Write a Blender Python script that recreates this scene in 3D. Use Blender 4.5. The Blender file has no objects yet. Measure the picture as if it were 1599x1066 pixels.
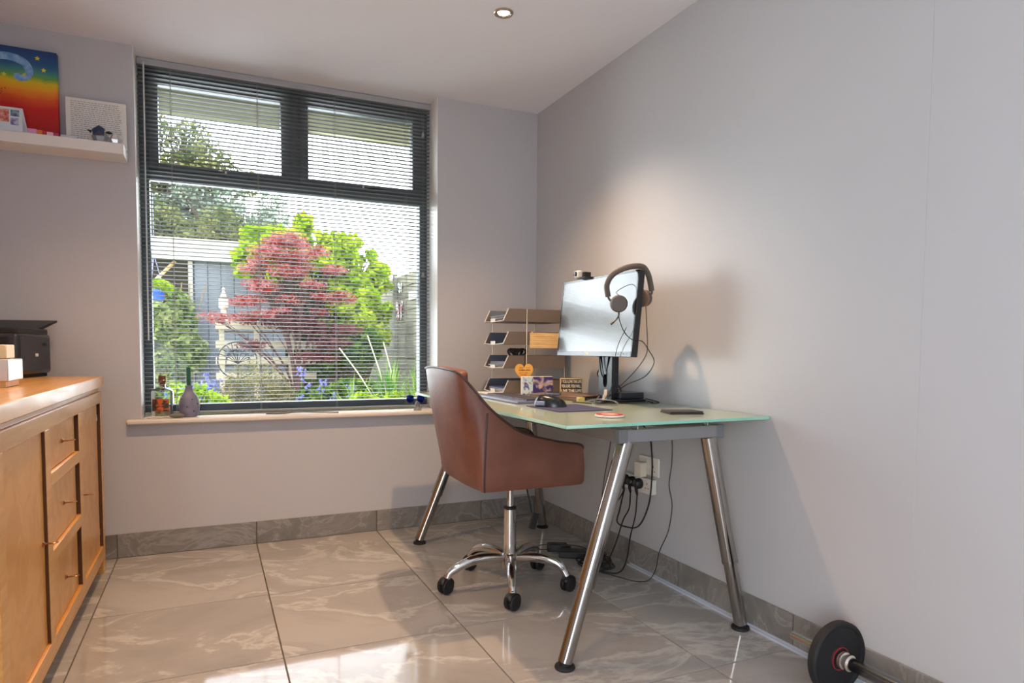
import bpy, math, random
import numpy as np
from mathutils import Vector, Matrix

C = bpy.context.scene.collection
sc = bpy.context.scene
R = math.radians

# ------------------------------------------------------------------ camera
F, YAW, PITCH, ROLL, SY = 1038.886, 0.4257783, -0.0554557, 0.0070514, 69.589
cam = bpy.data.cameras.new('camera')
camo = bpy.data.objects.new('camera', cam); C.objects.link(camo)
fw = Vector((math.sin(YAW)*math.cos(PITCH), math.cos(YAW)*math.cos(PITCH), math.sin(PITCH)))
rt = Vector((math.cos(YAW), -math.sin(YAW), 0)); up = rt.cross(fw)
r2 = rt*math.cos(ROLL)+up*math.sin(ROLL); u2 = -rt*math.sin(ROLL)+up*math.cos(ROLL)
M = Matrix.Identity(4)
for i in range(3):
    M[i][0] = r2[i]; M[i][1] = u2[i]; M[i][2] = -fw[i]
M[0][3], M[1][3], M[2][3] = -1.7831, -3.59335, 1.0
camo.matrix_world = M
cam.sensor_width = 36; cam.lens = F/1599*36
cam.shift_y = SY/1599
cam.clip_start = 0.05; cam.clip_end = 200
sc.camera = camo

# ------------------------------------------------------------------ light and exposure
sc.view_settings.view_transform = 'Standard'
sc.view_settings.look = 'None'
sc.view_settings.gamma = 1
sc.view_settings.use_curve_mapping = False
sc.view_settings.exposure = 0.15
sc.cycles.use_denoising = True
sc.cycles.max_bounces = 10
sc.cycles.diffuse_bounces = 6
sc.cycles.transparent_max_bounces = 24
sc.cycles.sample_clamp_indirect = 6

w = bpy.data.worlds.new('sky'); sc.world = w; w.use_nodes = True
nt = w.node_tree; nt.nodes.clear()
wo = nt.nodes.new('ShaderNodeOutputWorld'); bg = nt.nodes.new('ShaderNodeBackground')
tc = nt.nodes.new('ShaderNodeTexCoord'); sx = nt.nodes.new('ShaderNodeSeparateXYZ'); cr = nt.nodes.new('ShaderNodeValToRGB')
nt.links.new(tc.outputs['Generated'], sx.inputs[0]); nt.links.new(sx.outputs['Z'], cr.inputs[0])
nt.links.new(cr.outputs[0], bg.inputs[0]); nt.links.new(bg.outputs[0], wo.inputs[0])
cr.color_ramp.elements[0].position = 0.0; cr.color_ramp.elements[0].color = (0.97, 0.98, 1, 1)
cr.color_ramp.elements[1].position = 0.9; cr.color_ramp.elements[1].color = (0.62, 0.76, 1, 1)
bg.inputs[1].default_value = 8.0

sun = bpy.data.lights.new('sun', 'SUN'); sun.energy = 2.2; sun.angle = R(3); sun.color = (1, .95, .86)
so = bpy.data.objects.new('sun', sun); C.objects.link(so)
so.rotation_euler = Vector((0.8, 0.14, -0.62)).to_track_quat('-Z', 'Y').to_euler()

def area(name, loc, d, sx_, sy_, e, col):
    l = bpy.data.lights.new(name, 'AREA'); l.shape = 'RECTANGLE'; l.size = sx_; l.size_y = sy_
    l.energy = e; l.color = col
    o = bpy.data.objects.new(name, l); C.objects.link(o); o.location = loc
    o.rotation_euler = Vector(d).to_track_quat('-Z', 'Y').to_euler()
    return o
# added area lamps: one boosts the window daylight, two are unseen fill
area('window_daylight_boost', (-1.5, 0.88, 1.95), (0.55, -1, -0.2), 1.5, 0.8, 30, (.86, .92, 1))
area('rear_ceiling_fill', (-2.85, -5.0, 1.1), (1, 0.5, 1.5), 1.9, 2.0, 26, (.80, .89, 1))  # added fill behind the camera, aimed up to brighten the ceiling
area('window_ceiling_fill', (-1.35, 0.5, 1.0), (0.1, -1, 0.7), 1.4, 0.7, 20, (.84, .91, 1))  # added upward fill outside the window, lifts the ceiling

# ------------------------------------------------------------------ helpers
def srgb(r, g, b):
    f = lambda c: (c/255/12.92) if c/255 <= .04045 else ((c/255+.055)/1.055)**2.4
    return (f(r), f(g), f(b), 1)

class MB:
    def __init__(s): s.v = []; s.f = []
    def add(s, vs, fs):
        n = len(s.v); s.v += [tuple(v) for v in vs]; s.f += [tuple(i+n for i in f) for f in fs]; return s
    def box(s, x0, x1, y0, y1, z0, z1):
        x0, x1 = sorted((x0, x1)); y0, y1 = sorted((y0, y1)); z0, z1 = sorted((z0, z1))
        v = [(x, y, z) for x in (x0, x1) for y in (y0, y1) for z in (z0, z1)]
        return s.add(v, [(0,1,3,2), (4,6,7,5), (0,4,5,1), (2,3,7,6), (0,2,6,4), (1,5,7,3)])
    def obox(s, c, ax, ay, az, hx, hy, hz):
        c = Vector(c); ax, ay, az = [Vector(a).normalized() for a in (ax, ay, az)]
        v = [c+ax*hx*i+ay*hy*j+az*hz*k for i in (-1, 1) for j in (-1, 1) for k in (-1, 1)]
        return s.add(v, [(0,1,3,2), (4,6,7,5), (0,4,5,1), (2,3,7,6), (0,2,6,4), (1,5,7,3)])
    def lathe(s, prof, c=(0,0,0), axis=(0,0,1), n=24, cap=True):
        c = Vector(c); a = Vector(axis).normalized()
        t = Vector((1,0,0)) if abs(a.x) < .9 else Vector((0,1,0))
        e1 = a.cross(t).normalized(); e2 = a.cross(e1)
        v = []
        for r, h in prof:
            for k in range(n):
                th = 2*math.pi*k/n
                v.append(c+a*h+(e1*math.cos(th)+e2*math.sin(th))*r)
        f = []
        for i in range(len(prof)-1):
            for k in range(n):
                k2 = (k+1) % n
                f.append((i*n+k, (i+1)*n+k, (i+1)*n+k2, i*n+k2))
        if cap:
            f.append(tuple(range(n))); f.append(tuple(reversed(range((len(prof)-1)*n, len(prof)*n))))
        return s.add(v, f)
    def cyl(s, a, b, r0, r1=None, n=20):
        a = Vector(a); b = Vector(b); r1 = r0 if r1 is None else r1
        return s.lathe([(r0, 0), (r1, (b-a).length)], a, b-a, n)
    def tube(s, pts, r, n=8, closed=False):
        P = [Vector(p) for p in pts]; m = len(P)
        rr = r if hasattr(r, '__len__') else [r]*m
        prev = None; v = []
        for i in range(m):
            if closed: t = P[(i+1) % m]-P[i-1]
            else: t = P[min(i+1, m-1)]-P[max(i-1, 0)]
            if t.length < 1e-9: t = Vector((0,0,1))
            t.normalize()
            if prev is None:
                prev = t.cross(Vector((0,0,1)) if abs(t.z) < .9 else Vector((1,0,0))).normalized()
            prev = (prev-t*prev.dot(t)).normalized(); e2 = t.cross(prev)
            for k in range(n):
                th = 2*math.pi*k/n
                v.append(P[i]+(prev*math.cos(th)+e2*math.sin(th))*rr[i])
        f = []
        for i in range(m if closed else m-1):
            j = (i+1) % m
            for k in range(n):
                k2 = (k+1) % n
                f.append((i*n+k, i*n+k2, j*n+k2, j*n+k))
        if not closed:
            f.append(tuple(reversed(range(n)))); f.append(tuple(range((m-1)*n, m*n)))
        return s.add(v, f)
    def prism(s, poly, z0, z1, mp=None):
        n = len(poly); v = [(p[0], p[1], z0) for p in poly]+[(p[0], p[1], z1) for p in poly]
        if mp: v = [mp(*q) for q in v]
        return s.add(v, [tuple(reversed(range(n))), tuple(range(n, 2*n))]+[(i, (i+1) % n, n+(i+1) % n, n+i) for i in range(n)])
    def ball(s, c, rx, ry=None, rz=None, n=14, m=8):
        ry = ry or rx; rz = rz or rx; v = []; f = []
        for i in range(m+1):
            p = math.pi*i/m
            for k in range(n):
                t = 2*math.pi*k/n
                v.append((c[0]+rx*math.sin(p)*math.cos(t), c[1]+ry*math.sin(p)*math.sin(t), c[2]+rz*math.cos(p)))
        for i in range(m):
            for k in range(n):
                f.append((i*n+k, (i+1)*n+k, (i+1)*n+(k+1) % n, i*n+(k+1) % n))
        return s.add(v, f)
    def build(s, name, mat=None, parent=None, bev=0, smooth=35, seg=2, recalc=False, kind=None, label=None):
        me = bpy.data.meshes.new(name); me.from_pydata(s.v, [], s.f); me.update()
        if recalc:
            import bmesh
            b = bmesh.new(); b.from_mesh(me); bmesh.ops.remove_doubles(b, verts=b.verts, dist=1e-6)
            bmesh.ops.recalc_face_normals(b, faces=b.faces); b.to_mesh(me); b.free()
        o = bpy.data.objects.new(name, me); C.objects.link(o)
        if mat: me.materials.append(mat)
        if smooth:
            me.polygons.foreach_set('use_smooth', [True]*len(me.polygons))
            try: me.set_sharp_from_angle(angle=R(smooth))
            except Exception: pass
        if bev:
            m = o.modifiers.new('bevel', 'BEVEL'); m.width = bev; m.segments = seg; m.limit_method = 'ANGLE'; m.angle_limit = R(40)
            m.harden_normals = False
        if parent:
            o.parent = parent
            o.matrix_parent_inverse = Matrix.Translation(parent.location).inverted() if parent.type == 'EMPTY' and parent.parent is None else Matrix.Identity(4)
        if kind: o['kind'] = kind
        if label: o['label'] = label
        return o

def tag(o, label, cat, group=None, kind=None):
    o['label'] = label; o['category'] = cat
    if group: o['group'] = group
    if kind: o['kind'] = kind
    return o
def thing(name, loc, label, cat, group=None):
    o = bpy.data.objects.new(name, None); C.objects.link(o); o.location = loc; o.empty_display_size = .05
    return tag(o, label, cat, group)
def structure(name, mb, mat, parent=None, **k):
    o = mb.build(name, mat, parent, **k)
    if not parent: o['kind'] = 'structure'
    return o
def spline(pts, n=8):
    P = [Vector(p) for p in pts]; P = [2*P[0]-P[1]]+P+[2*P[-1]-P[-2]]; out = []
    for i in range(1, len(P)-2):
        a, b, c, d = P[i-1:i+3]
        for k in range(n):
            t = k/n
            out.append(.5*((2*b)+(c-a)*t+(2*a-5*b+4*c-d)*t*t+(3*b-a-3*c+d)*t**3))
    out.append(P[-2]); return out

def mat(name, col, rough=.5, metal=0, spec=.5, col2=None, nscale=8, nstretch=(1,1,1), detail=4, bump=0, bscale=60,
        coat=0, trans=0, emis=None, estr=0, lo=.35, hi=.65, ior=1.5, sheen=0, wave=None):
    m = bpy.data.materials.new(name); m.use_nodes = True; t = m.node_tree; b = t.nodes['Principled BSDF']
    b.inputs['Base Color'].default_value = col; b.inputs['Roughness'].default_value = rough
    b.inputs['Metallic'].default_value = metal; b.inputs['IOR'].default_value = ior
    b.inputs['Specular IOR Level'].default_value = spec
    if coat: b.inputs['Coat Weight'].default_value = coat; b.inputs['Coat Roughness'].default_value = .08
    if trans: b.inputs['Transmission Weight'].default_value = trans
    if sheen: b.inputs['Sheen Weight'].default_value = sheen
    if emis: b.inputs['Emission Color'].default_value = emis; b.inputs['Emission Strength'].default_value = estr
    tcn = t.nodes.new('ShaderNodeTexCoord'); mp = t.nodes.new('ShaderNodeMapping'); mp.inputs['Scale'].default_value = nstretch
    t.links.new(tcn.outputs['Object'], mp.inputs[0])
    if col2:
        n = t.nodes.new('ShaderNodeTexNoise'); n.inputs['Scale'].default_value = nscale; n.inputs['Detail'].default_value = detail
        n.inputs['Distortion'].default_value = wave or 0
        r = t.nodes.new('ShaderNodeValToRGB'); r.color_ramp.elements[0].color = col; r.color_ramp.elements[1].color = col2
        r.color_ramp.elements[0].position = lo; r.color_ramp.elements[1].position = hi
        t.links.new(mp.outputs[0], n.inputs['Vector']); t.links.new(n.outputs['Fac'], r.inputs[0]); t.links.new(r.outputs[0], b.inputs['Base Color'])
    if bump:
        n = t.nodes.new('ShaderNodeTexNoise'); n.inputs['Scale'].default_value = bscale; n.inputs['Detail'].default_value = 3
        bp = t.nodes.new('ShaderNodeBump'); bp.inputs['Strength'].default_value = bump; bp.inputs['Distance'].default_value = .002
        t.links.new(mp.outputs[0], n.inputs['Vector']); t.links.new(n.outputs['Fac'], bp.inputs['Height']); t.links.new(bp.outputs[0], b.inputs['Normal'])
    return m

def leafmat(name, c1, c2, nscale=6, tr=.35):
    c1, c2 = [tuple(.62*x for x in c[:3])+(1,) for c in (c1, c2)]
    m = bpy.data.materials.new(name); m.use_nodes = True; t = m.node_tree; t.nodes.clear()
    o = t.nodes.new('ShaderNodeOutputMaterial'); d = t.nodes.new('ShaderNodeBsdfDiffuse'); tr_ = t.nodes.new('ShaderNodeBsdfTranslucent')
    mx = t.nodes.new('ShaderNodeMixShader'); mx.inputs[0].default_value = tr
    tcn = t.nodes.new('ShaderNodeTexCoord'); n = t.nodes.new('ShaderNodeTexNoise'); n.inputs['Scale'].default_value = nscale; n.inputs['Detail'].default_value = 6
    r = t.nodes.new('ShaderNodeValToRGB'); r.color_ramp.elements[0].color = c1; r.color_ramp.elements[1].color = c2
    r.color_ramp.elements[0].position = .38; r.color_ramp.elements[1].position = .62
    t.links.new(tcn.outputs['Object'], n.inputs['Vector']); t.links.new(n.outputs['Fac'], r.inputs[0])
    t.links.new(r.outputs[0], d.inputs[0]); t.links.new(r.outputs[0], tr_.inputs[0])
    t.links.new(d.outputs[0], mx.inputs[1]); t.links.new(tr_.outputs[0], mx.inputs[2]); t.links.new(mx.outputs[0], o.inputs[0])
    return m

# ------------------------------------------------------------------ materials
m_wall = mat('wall_paint', srgb(192, 191, 194), .42, spec=.45, bump=.06, bscale=220)
m_wall_r = mat('satin_wallpaper', srgb(188, 188, 190), .33, spec=.5, bump=.08, bscale=260)
m_ceil = mat('ceiling_paint', srgb(236, 237, 244), .8)
m_grout = mat('grout', srgb(92, 84, 76), .9)
m_wood = mat('lacquered_oak', srgb(204, 146, 74), .3, col2=srgb(220, 168, 98), nscale=4, nstretch=(6, 1, 12), wave=.3, coat=.2)
m_woodv = mat('lacquered_oak_panel', srgb(204, 144, 70), .32, col2=srgb(216, 160, 88), nscale=2.5, nstretch=(2, 3, 3), wave=1.5, coat=.2, lo=.42, hi=.58)
m_woodt = mat('lacquered_oak_top', srgb(204, 146, 74), .32, col2=srgb(220, 168, 98), nscale=4, nstretch=(12, .8, 3), wave=.3, coat=.25)
m_gap_shade = mat('dark_oak_gap_shade', srgb(84, 50, 22), .7)  # dark brown for painted recess shade and the carcass behind it
m_bronze = mat('bronze', srgb(176, 128, 92), .25, 1)
m_chrome = mat('chrome', srgb(214, 212, 210), .09, 1)
m_leg = mat('brushed_chrome', srgb(166, 162, 156), .14, 1)
m_alu = mat('grey_metal_paint', srgb(150, 150, 152), .38, .6)
m_alud = mat('grey_plastic_cap', srgb(112, 114, 118), .5)
m_black = mat('black_plastic', srgb(26, 27, 30), .42)
m_blackg = mat('black_gloss', srgb(20, 22, 26), .15)
m_rub = mat('black_rubber', srgb(24, 24, 26), .7)
m_leather = mat('brown_leather', srgb(104, 60, 46), .45, col2=srgb(130, 84, 68), nscale=7, detail=8, bump=.25, bscale=140, lo=.3, hi=.75)
m_pipe = mat('dark_brown_piping', srgb(58, 34, 28), .45)
m_blind = mat('blind_slat', srgb(136, 138, 136), .55, spec=.3)
m_cord = mat('blind_cord', srgb(150, 150, 146), .6)
m_frame = mat('anthracite_frame', srgb(92, 102, 108), .4)
m_sill = mat('sill_gloss', srgb(226, 218, 208), .35)
m_white = mat('white_gloss', srgb(232, 228, 222), .35)
m_wplas = mat('white_plastic', srgb(228, 224, 216), .35)
m_tray = mat('taupe_tray', srgb(118, 106, 96), .4, .3)
m_trayin = mat('dark_tray_inside', srgb(96, 106, 120), .4)
m_paper = mat('paper', srgb(226, 230, 236), .7)
m_paperb = mat('blue_paper', srgb(120, 130, 190), .7)
m_tan = mat('pale_wood', srgb(214, 170, 112), .6, col2=srgb(232, 196, 140), nscale=6, nstretch=(2, 8, 30))
m_heart = mat('orange_wood', srgb(232, 166, 70), .6, col2=srgb(244, 184, 92), nscale=8)
m_ink = mat('dark_ink', srgb(110, 50, 40), .8)
m_inkb = mat('black_ink', srgb(52, 48, 60), .8)
m_frost = None

# floor tile and skirting: polished marbled porcelain
def marble(name, a, b, c, rough, sc_=1.6):
    m = bpy.data.materials.new(name); m.use_nodes = True; t = m.node_tree; p = t.nodes['Principled BSDF']
    p.inputs['Roughness'].default_value = rough; p.inputs['Specular IOR Level'].default_value = .75
    g = t.nodes.new('ShaderNodeTexCoord'); mp = t.nodes.new('ShaderNodeMapping'); mp.inputs['Scale'].default_value = (1, 1.7, 1.3)
    oi = t.nodes.new('ShaderNodeObjectInfo'); vm = t.nodes.new('ShaderNodeVectorMath'); vm.operation = 'ADD'
    sc2 = t.nodes.new('ShaderNodeVectorMath'); sc2.operation = 'SCALE'; sc2.inputs['Scale'].default_value = 7
    t.links.new(oi.outputs['Random'], sc2.inputs[0]); t.links.new(g.outputs['Object'], vm.inputs[0]); t.links.new(sc2.outputs[0], vm.inputs[1])
    t.links.new(vm.outputs[0], mp.inputs[0])
    n = t.nodes.new('ShaderNodeTexNoise'); n.inputs['Scale'].default_value = sc_; n.inputs['Detail'].default_value = 8; n.inputs['Distortion'].default_value = 1.4; n.inputs['Roughness'].default_value = .6
    r = t.nodes.new('ShaderNodeValToRGB'); e = r.color_ramp.elements
    e[0].position = .32; e[0].color = a; e[1].position = .62; e[1].color = b
    x = e.new(.505); x.color = c; x = e.new(.47); x.color = tuple((a[i]+b[i])/2 for i in range(4)); x = e.new(.535); x.color = tuple((a[i]+b[i])/2 for i in range(4))
    t.links.new(mp.outputs[0], n.inputs['Vector']); t.links.new(n.outputs['Fac'], r.inputs[0]); t.links.new(r.outputs[0], p.inputs['Base Color'])
    return m
m_tile = marble('polished_floor_tile', srgb(148, 145, 143), srgb(166, 162, 159), srgb(182, 180, 177), .055, 1.1)
m_skirt = marble('skirting_tile', srgb(112, 108, 103), srgb(140, 135, 129), srgb(152, 148, 143), .35, 3)

def glassmat(name, tint, refl=.06, alpha=.93):
    m = bpy.data.materials.new(name); m.use_nodes = True; t = m.node_tree; t.nodes.clear()
    o = t.nodes.new('ShaderNodeOutputMaterial'); a = t.nodes.new('ShaderNodeBsdfTransparent'); a.inputs[0].default_value = tint
    g = t.nodes.new('ShaderNodeBsdfGlossy'); g.inputs['Roughness'].default_value = .02
    lw = t.nodes.new('ShaderNodeFresnel'); lw.inputs[0].default_value = 1.45
    mx = t.nodes.new('ShaderNodeMixShader'); t.links.new(lw.outputs[0], mx.inputs[0]); t.links.new(a.outputs[0], mx.inputs[1]); t.links.new(g.outputs[0], mx.inputs[2])
    t.links.new(mx.outputs[0], o.inputs[0]); return m
m_pane = glassmat('window_glass', (.96, .98, .97, 1))
m_clear = glassmat('clear_glass', (.84, .88, .88, 1))
def frosted():
    m = bpy.data.materials.new('frosted_glass_top'); m.use_nodes = True; t = m.node_tree; p = t.nodes['Principled BSDF']
    p.inputs['Base Color'].default_value = srgb(222, 230, 216); p.inputs['Roughness'].default_value = .06
    p.inputs['Specular IOR Level'].default_value = .6
    o = t.nodes['Material Output']; tl = t.nodes.new('ShaderNodeBsdfTranslucent'); tl.inputs[0].default_value = srgb(200, 224, 208)
    mx = t.nodes.new('ShaderNodeMixShader'); mx.inputs[0].default_value = .35
    t.links.new(p.outputs[0], mx.inputs[1]); t.links.new(tl.outputs[0], mx.inputs[2]); t.links.new(mx.outputs[0], o.inputs[0]); return m
m_frost = frosted()
m_edge = mat('green_glass_edge', srgb(140, 208, 184), .15, col2=srgb(190, 232, 214), nscale=3, spec=.8)

# ------------------------------------------------------------------ room
H = 2.386; XL, XR = -2.72, 0.0; YB = 0.0; YF = -6.2
WX0, WX1, SZ = -2.086, -.616, .655
structure('wall_back', MB().box(XL-.2, WX0, 0, .3, -.05, H).box(WX1, .2, 0, .3, -.05, H).box(WX0, WX1, 0, .3, -.05, .631), m_wall, smooth=0)
structure('wall_right', MB().box(0, .2, YF-.2, 0, -.05, H), m_wall_r, smooth=0)
structure('wall_left', MB().box(XL-.2, XL, YF-.2, -6.0, -.05, H).box(XL-.2, XL, -4.0, 0, -.05, H).box(XL-.2, XL, -6.0, -4.0, 2.2, H), m_wall, smooth=0)  # unseen side opening, added to let daylight in
structure('wall_front', MB().box(XL, 0, YF-.2, YF, 0, H), m_wall, smooth=0)
structure('ceiling', MB().box(XL-.2, .2, YF-.2, .3, H, H+.14), m_ceil, smooth=0)
structure('trim_1', MB().box(-.0008, .0, -2.386, -2.379, .1145, H), m_wall_r, smooth=0)

W, D = .61525, .605645
c3, r1 = -.35173, -.172515
fl = structure('floor', MB().box(XL-.2, .2, YF-.2, .3, -.08, -.004), m_grout, smooth=0)
xs = [XL]+[c3-W*k for k in (3, 2, 1, 0)]+[-.001]
ys = [0]+[r1-D*k for k in range(0, 11)]
g = .0022
for i in range(len(xs)-1):
    for j in range(len(ys)-1):
        x0, x1 = xs[i]+g, xs[i+1]-g; y1, y0 = ys[j]-g, ys[j+1]+g
        b = MB()
        cx, cy = (x0+x1)/2, (y0+y1)/2
        b.box(x0-cx, x1-cx, y0-cy, y1-cy, -.008, 0)
        o = b.build('floor_tile', m_tile, fl, smooth=0); o.location = (cx, cy, 0)
        mm = o.modifiers.new('bevel', 'BEVEL'); mm.width = .001; mm.segments = 1
SK, ST = .1135, .011
bb = structure('baseboard_back', MB().box(XL, 0, -ST+.003, 0, 0, SK-.002), m_grout, smooth=0)
for a, b in zip(xs[:-1], xs[1:]):
    MB().box(a+g, b-g, -ST, -.001, .002, SK).build('skirting_tile', m_skirt, bb, bev=.001, smooth=0)
br = structure('baseboard_right', MB().box(-ST+.003, 0, YF, 0, 0, SK-.002), m_grout, smooth=0)
for a, b in zip(ys[:-1], ys[1:]):
    MB().box(-ST, -.001, b+g, min(a-g, -ST-.001), .002, SK).build('skirting_tile', m_skirt, br, bev=.001, smooth=0)

# white-painted window reveals
structure('trim_2', MB().box(WX0, WX0+.0015, .0, .2, SZ, H), m_white, smooth=0)
structure('trim_3', MB().box(WX1-.0015, WX1, .0, .2, SZ, H), m_white, smooth=0)
# sill board
structure('window_sill', MB().box(-2.147, -.555, -.036, 0, .631, SZ).box(WX0+.0005, WX1-.0005, 0, .2, .6312, SZ-.0002), m_sill, bev=.008)

# window
win = structure('window_1', MB().box(WX0, -2.044, .2, .27, SZ, H).box(-.66, WX1, .2, .27, SZ, H)
                .box(-2.044, -.66, .2, .27, SZ, .706).box(-2.044, -.66, .2, .27, H-.05, H)
                .box(-2.044, -.66, .2, .27, 1.832, 1.878).box(-1.377, -1.327, .2, .27, 1.878, H-.05), m_frame, bev=.003)
for x0, x1 in ((-2.044, -1.377), (-1.327, -.66)):
    z0, z1, s = 1.878, H-.05, .045
    MB().box(x0, x0+s, .19, .255, z0, z1).box(x1-s, x1, .19, .255, z0, z1).box(x0+s, x1-s, .19, .255, z0, z0+.035).box(x0+s, x1-s, .19, .255, z1-.04, z1).build('casement_sash', m_frame, win, bev=.003)
    MB().box(x0+s, x1-s, .222, .228, z0+.035, z1-.04).build('window_pane', m_pane, win, smooth=0)
MB().box(-2.044, -.66, .232, .238, .706, 1.832).build('window_pane', m_pane, win, smooth=0)
for hx, sg in ((-1.70, -1), (-.985, 1)):
    b = MB().box(hx-.011, hx+.011, .178, .19, 1.882, 1.905)
    b.tube([(hx, .172, 1.893), (hx+sg*.05, .165, 1.893), (hx+sg*.12, .165, 1.898)], .006, 8)
    b.build('window_handle', m_chrome, win, label='chrome window handle')

# ------------------------------------------------------------------ blind
bl = thing('venetian_blind', (-1.35, .14, 2.37), 'wide pale grey metal venetian blind lowered over the garden window, slats open', 'blind')
MB().box(-2.083, -.62, .122, .158, 2.352, 2.383).build('head_rail', mat('head_rail_grey', srgb(176, 178, 182), .35, .3), bl, bev=.002)
sl = MB(); hw = .0125; K = 5; tl = R(3)
vs = []; fs = []
for X in (-.731, .731):
    for side in (0, 1):
        for k in range(K+1):
            t = -1+2*k/K; y = t*hw; z = .0022*(1-t*t)-side*.00045
            vs.append((X, y*math.cos(tl), z-y*math.sin(tl)))
n1 = K+1
for k in range(K):
    fs.append((k, k+1, 2*n1+k+1, 2*n1+k)); fs.append((n1+k+1, n1+k, 3*n1+k, 3*n1+k+1))
fs += [(0, 2*n1, 3*n1, n1), (K, n1+K, 3*n1+K, 2*n1+K)]
sl.add(vs, fs)
s0 = sl.build('slat', m_blind, bl); s0.location = (-1.3515, .14, 2.338)
z = 2.338-.0201
while z > .69:
    o = s0.copy(); C.objects.link(o); o.location.z = z; z -= .0201
MB().box(-2.08, -.623, .128, .152, .662, .674).build('bottom_rail', m_blind, bl, bev=.003)
for x in (-1.941, -1.543, -1.153, -.761):
    b = MB()
    for y in (.1262, .1538): b.cyl((x, y, .67), (x, y, 2.36), .0008, n=5)
    b.cyl((x+.004, .1258, .67), (x+.004, .1258, 2.36), .0008, n=5)
    zz = 2.338
    while zz > .7: b.box(x-.002, x+.002, .1245, .127, zz-.004, zz-.001); zz -= .0201
    b.build('ladder_cord', m_cord, bl, smooth=0)
MB().cyl((-2.052, .112, 2.36), (-2.056, .11, 1.03), .0035, n=8).build('tilt_wand', mat('clear_wand', srgb(205, 208, 210), .2), bl)
b = MB(); b.cyl((-.66, .113, 2.36), (-.664, .112, 2.215), .001, n=5).cyl((-.676, .113, 2.36), (-.668, .112, 2.215), .001, n=5)
b.cyl((-.6655, .112, 2.2), (-.6655, .112, 1.43), .001, n=5); b.build('pull_cord', m_cord, bl)
for zc in (2.19, 1.405):
    MB().lathe([(.003, .03), (.006, .022), (.009, .006), (.006, 0)], (-.6655, .112, zc), n=10).build('cord_tassel', m_cord, bl)

# ------------------------------------------------------------------ downlights
m_bulb = mat('lamp_lens', (1, .8, .5, 1), .4, emis=(1, .80, .50, 1), estr=14)
m_bez = mat('satin_nickel', srgb(190, 178, 160), .25, 1)
def downlight(x, y, e, label):
    t = thing('ceiling_downlight', (x, y, H), label, 'ceiling light', 'recessed downlights')
    MB().lathe([(.041, 0), (.041, -.003), (.038, -.0065), (.031, -.007), (.024, -.002), (.024, 0)], (x, y, H), n=32, cap=False).build('bezel', m_bez, t)
    MB().lathe([(.0235, -.0005), (.0235, -.0025), (.015, -.0035), (.0005, -.004)], (x, y, H), n=24).build('lens', m_bulb, t)
    l = bpy.data.lights.new('downlight_beam', 'SPOT'); l.energy = e; l.spot_size = R(110); l.spot_blend = 1.0; l.color = (1, .64, .36); l.shadow_soft_size = .022
    o = bpy.data.objects.new('downlight_beam', l); C.objects.link(o); o.location = (x, y, H-.012); o.parent = t; o.matrix_parent_inverse = Matrix.Translation(t.location).inverted()
downlight(-.657, -1.0, 115, 'small round recessed ceiling spotlight glowing warm white above the desk')
for (x, y, s) in ((-2.0, -1.0, 'over the sideboard end by the window'), (-2.0, -2.7, 'nearer the camera above the left side')):
    downlight(x, y, 95, 'recessed ceiling spotlight '+s)

# ------------------------------------------------------------------ wall shelf and what stands on it
tag(MB().box(XL, -2.116, -.163, -.0008, 1.846, 1.892).build('floating_shelf', m_white, bev=.002),
    'long white floating shelf on the window wall beside the blind', 'shelf')
S0 = 1.893
def gradmat(name, stops, z0, z1):
    m = bpy.data.materials.new(name); m.use_nodes = True; t = m.node_tree; p = t.nodes['Principled BSDF']; p.inputs['Roughness'].default_value = .5
    g_ = t.nodes.new('ShaderNodeTexCoord'); s_ = t.nodes.new('ShaderNodeSeparateXYZ'); mr = t.nodes.new('ShaderNodeMapRange')
    mr.inputs['From Min'].default_value = z0; mr.inputs['From Max'].default_value = z1
    nz = t.nodes.new('ShaderNodeTexNoise'); nz.inputs['Scale'].default_value = 9; nz.inputs['Detail'].default_value = 5
    ad = t.nodes.new('ShaderNodeMath'); ad.operation = 'MULTIPLY_ADD'; ad.inputs[1].default_value = .05
    t.links.new(g_.outputs['Object'], s_.inputs[0]); t.links.new(g_.outputs['Object'], nz.inputs['Vector'])
    t.links.new(nz.outputs['Fac'], ad.inputs[0]); t.links.new(s_.outputs['Z'], ad.inputs[2]); t.links.new(ad.outputs[0], mr.inputs['Value'])
    r = t.nodes.new('ShaderNodeValToRGB'); e = r.color_ramp.elements
    e[0].position = stops[0][0]; e[0].color = stops[0][1]; e[1].position = stops[-1][0]; e[1].color = stops[-1][1]
    for q, c in stops[1:-1]: x = e.new(q); x.color = c
    t.links.new(mr.outputs[0], r.inputs[0]); t.links.new(r.outputs[0], p.inputs['Base Color']); return m
m_paint = gradmat('painted_canvas', [(0, srgb(176, 6, 10)), (.36, srgb(206, 22, 12)), (.46, srgb(226, 84, 16)), (.56, srgb(238, 160, 14)), (.63, srgb(222, 190, 20)), (.68, srgb(104, 160, 60)),
                                      (.73, srgb(70, 140, 130)), (.80, srgb(38, 92, 140)), (1, srgb(16, 44, 112))], 1.915, 2.31)
cv = tag(MB().box(-2.70, -2.374, -.045, -.012, S0, 2.279).build('painted_canvas', m_paint, bev=.003),
         'square rainbow painted canvas with a blue swirl and yellow stars, standing on the shelf', 'painting')
b = MB(); P = []
for k in range(40):
    t = k/39; a = -2.6+t*6.6; r = .085*(1-t*.72)
    P.append((-2.555+.55*t*.02+r*math.cos(-a+1.4)*1.25+.03, -.047, 2.185+r*math.sin(-a+1.4)*.75))
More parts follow.
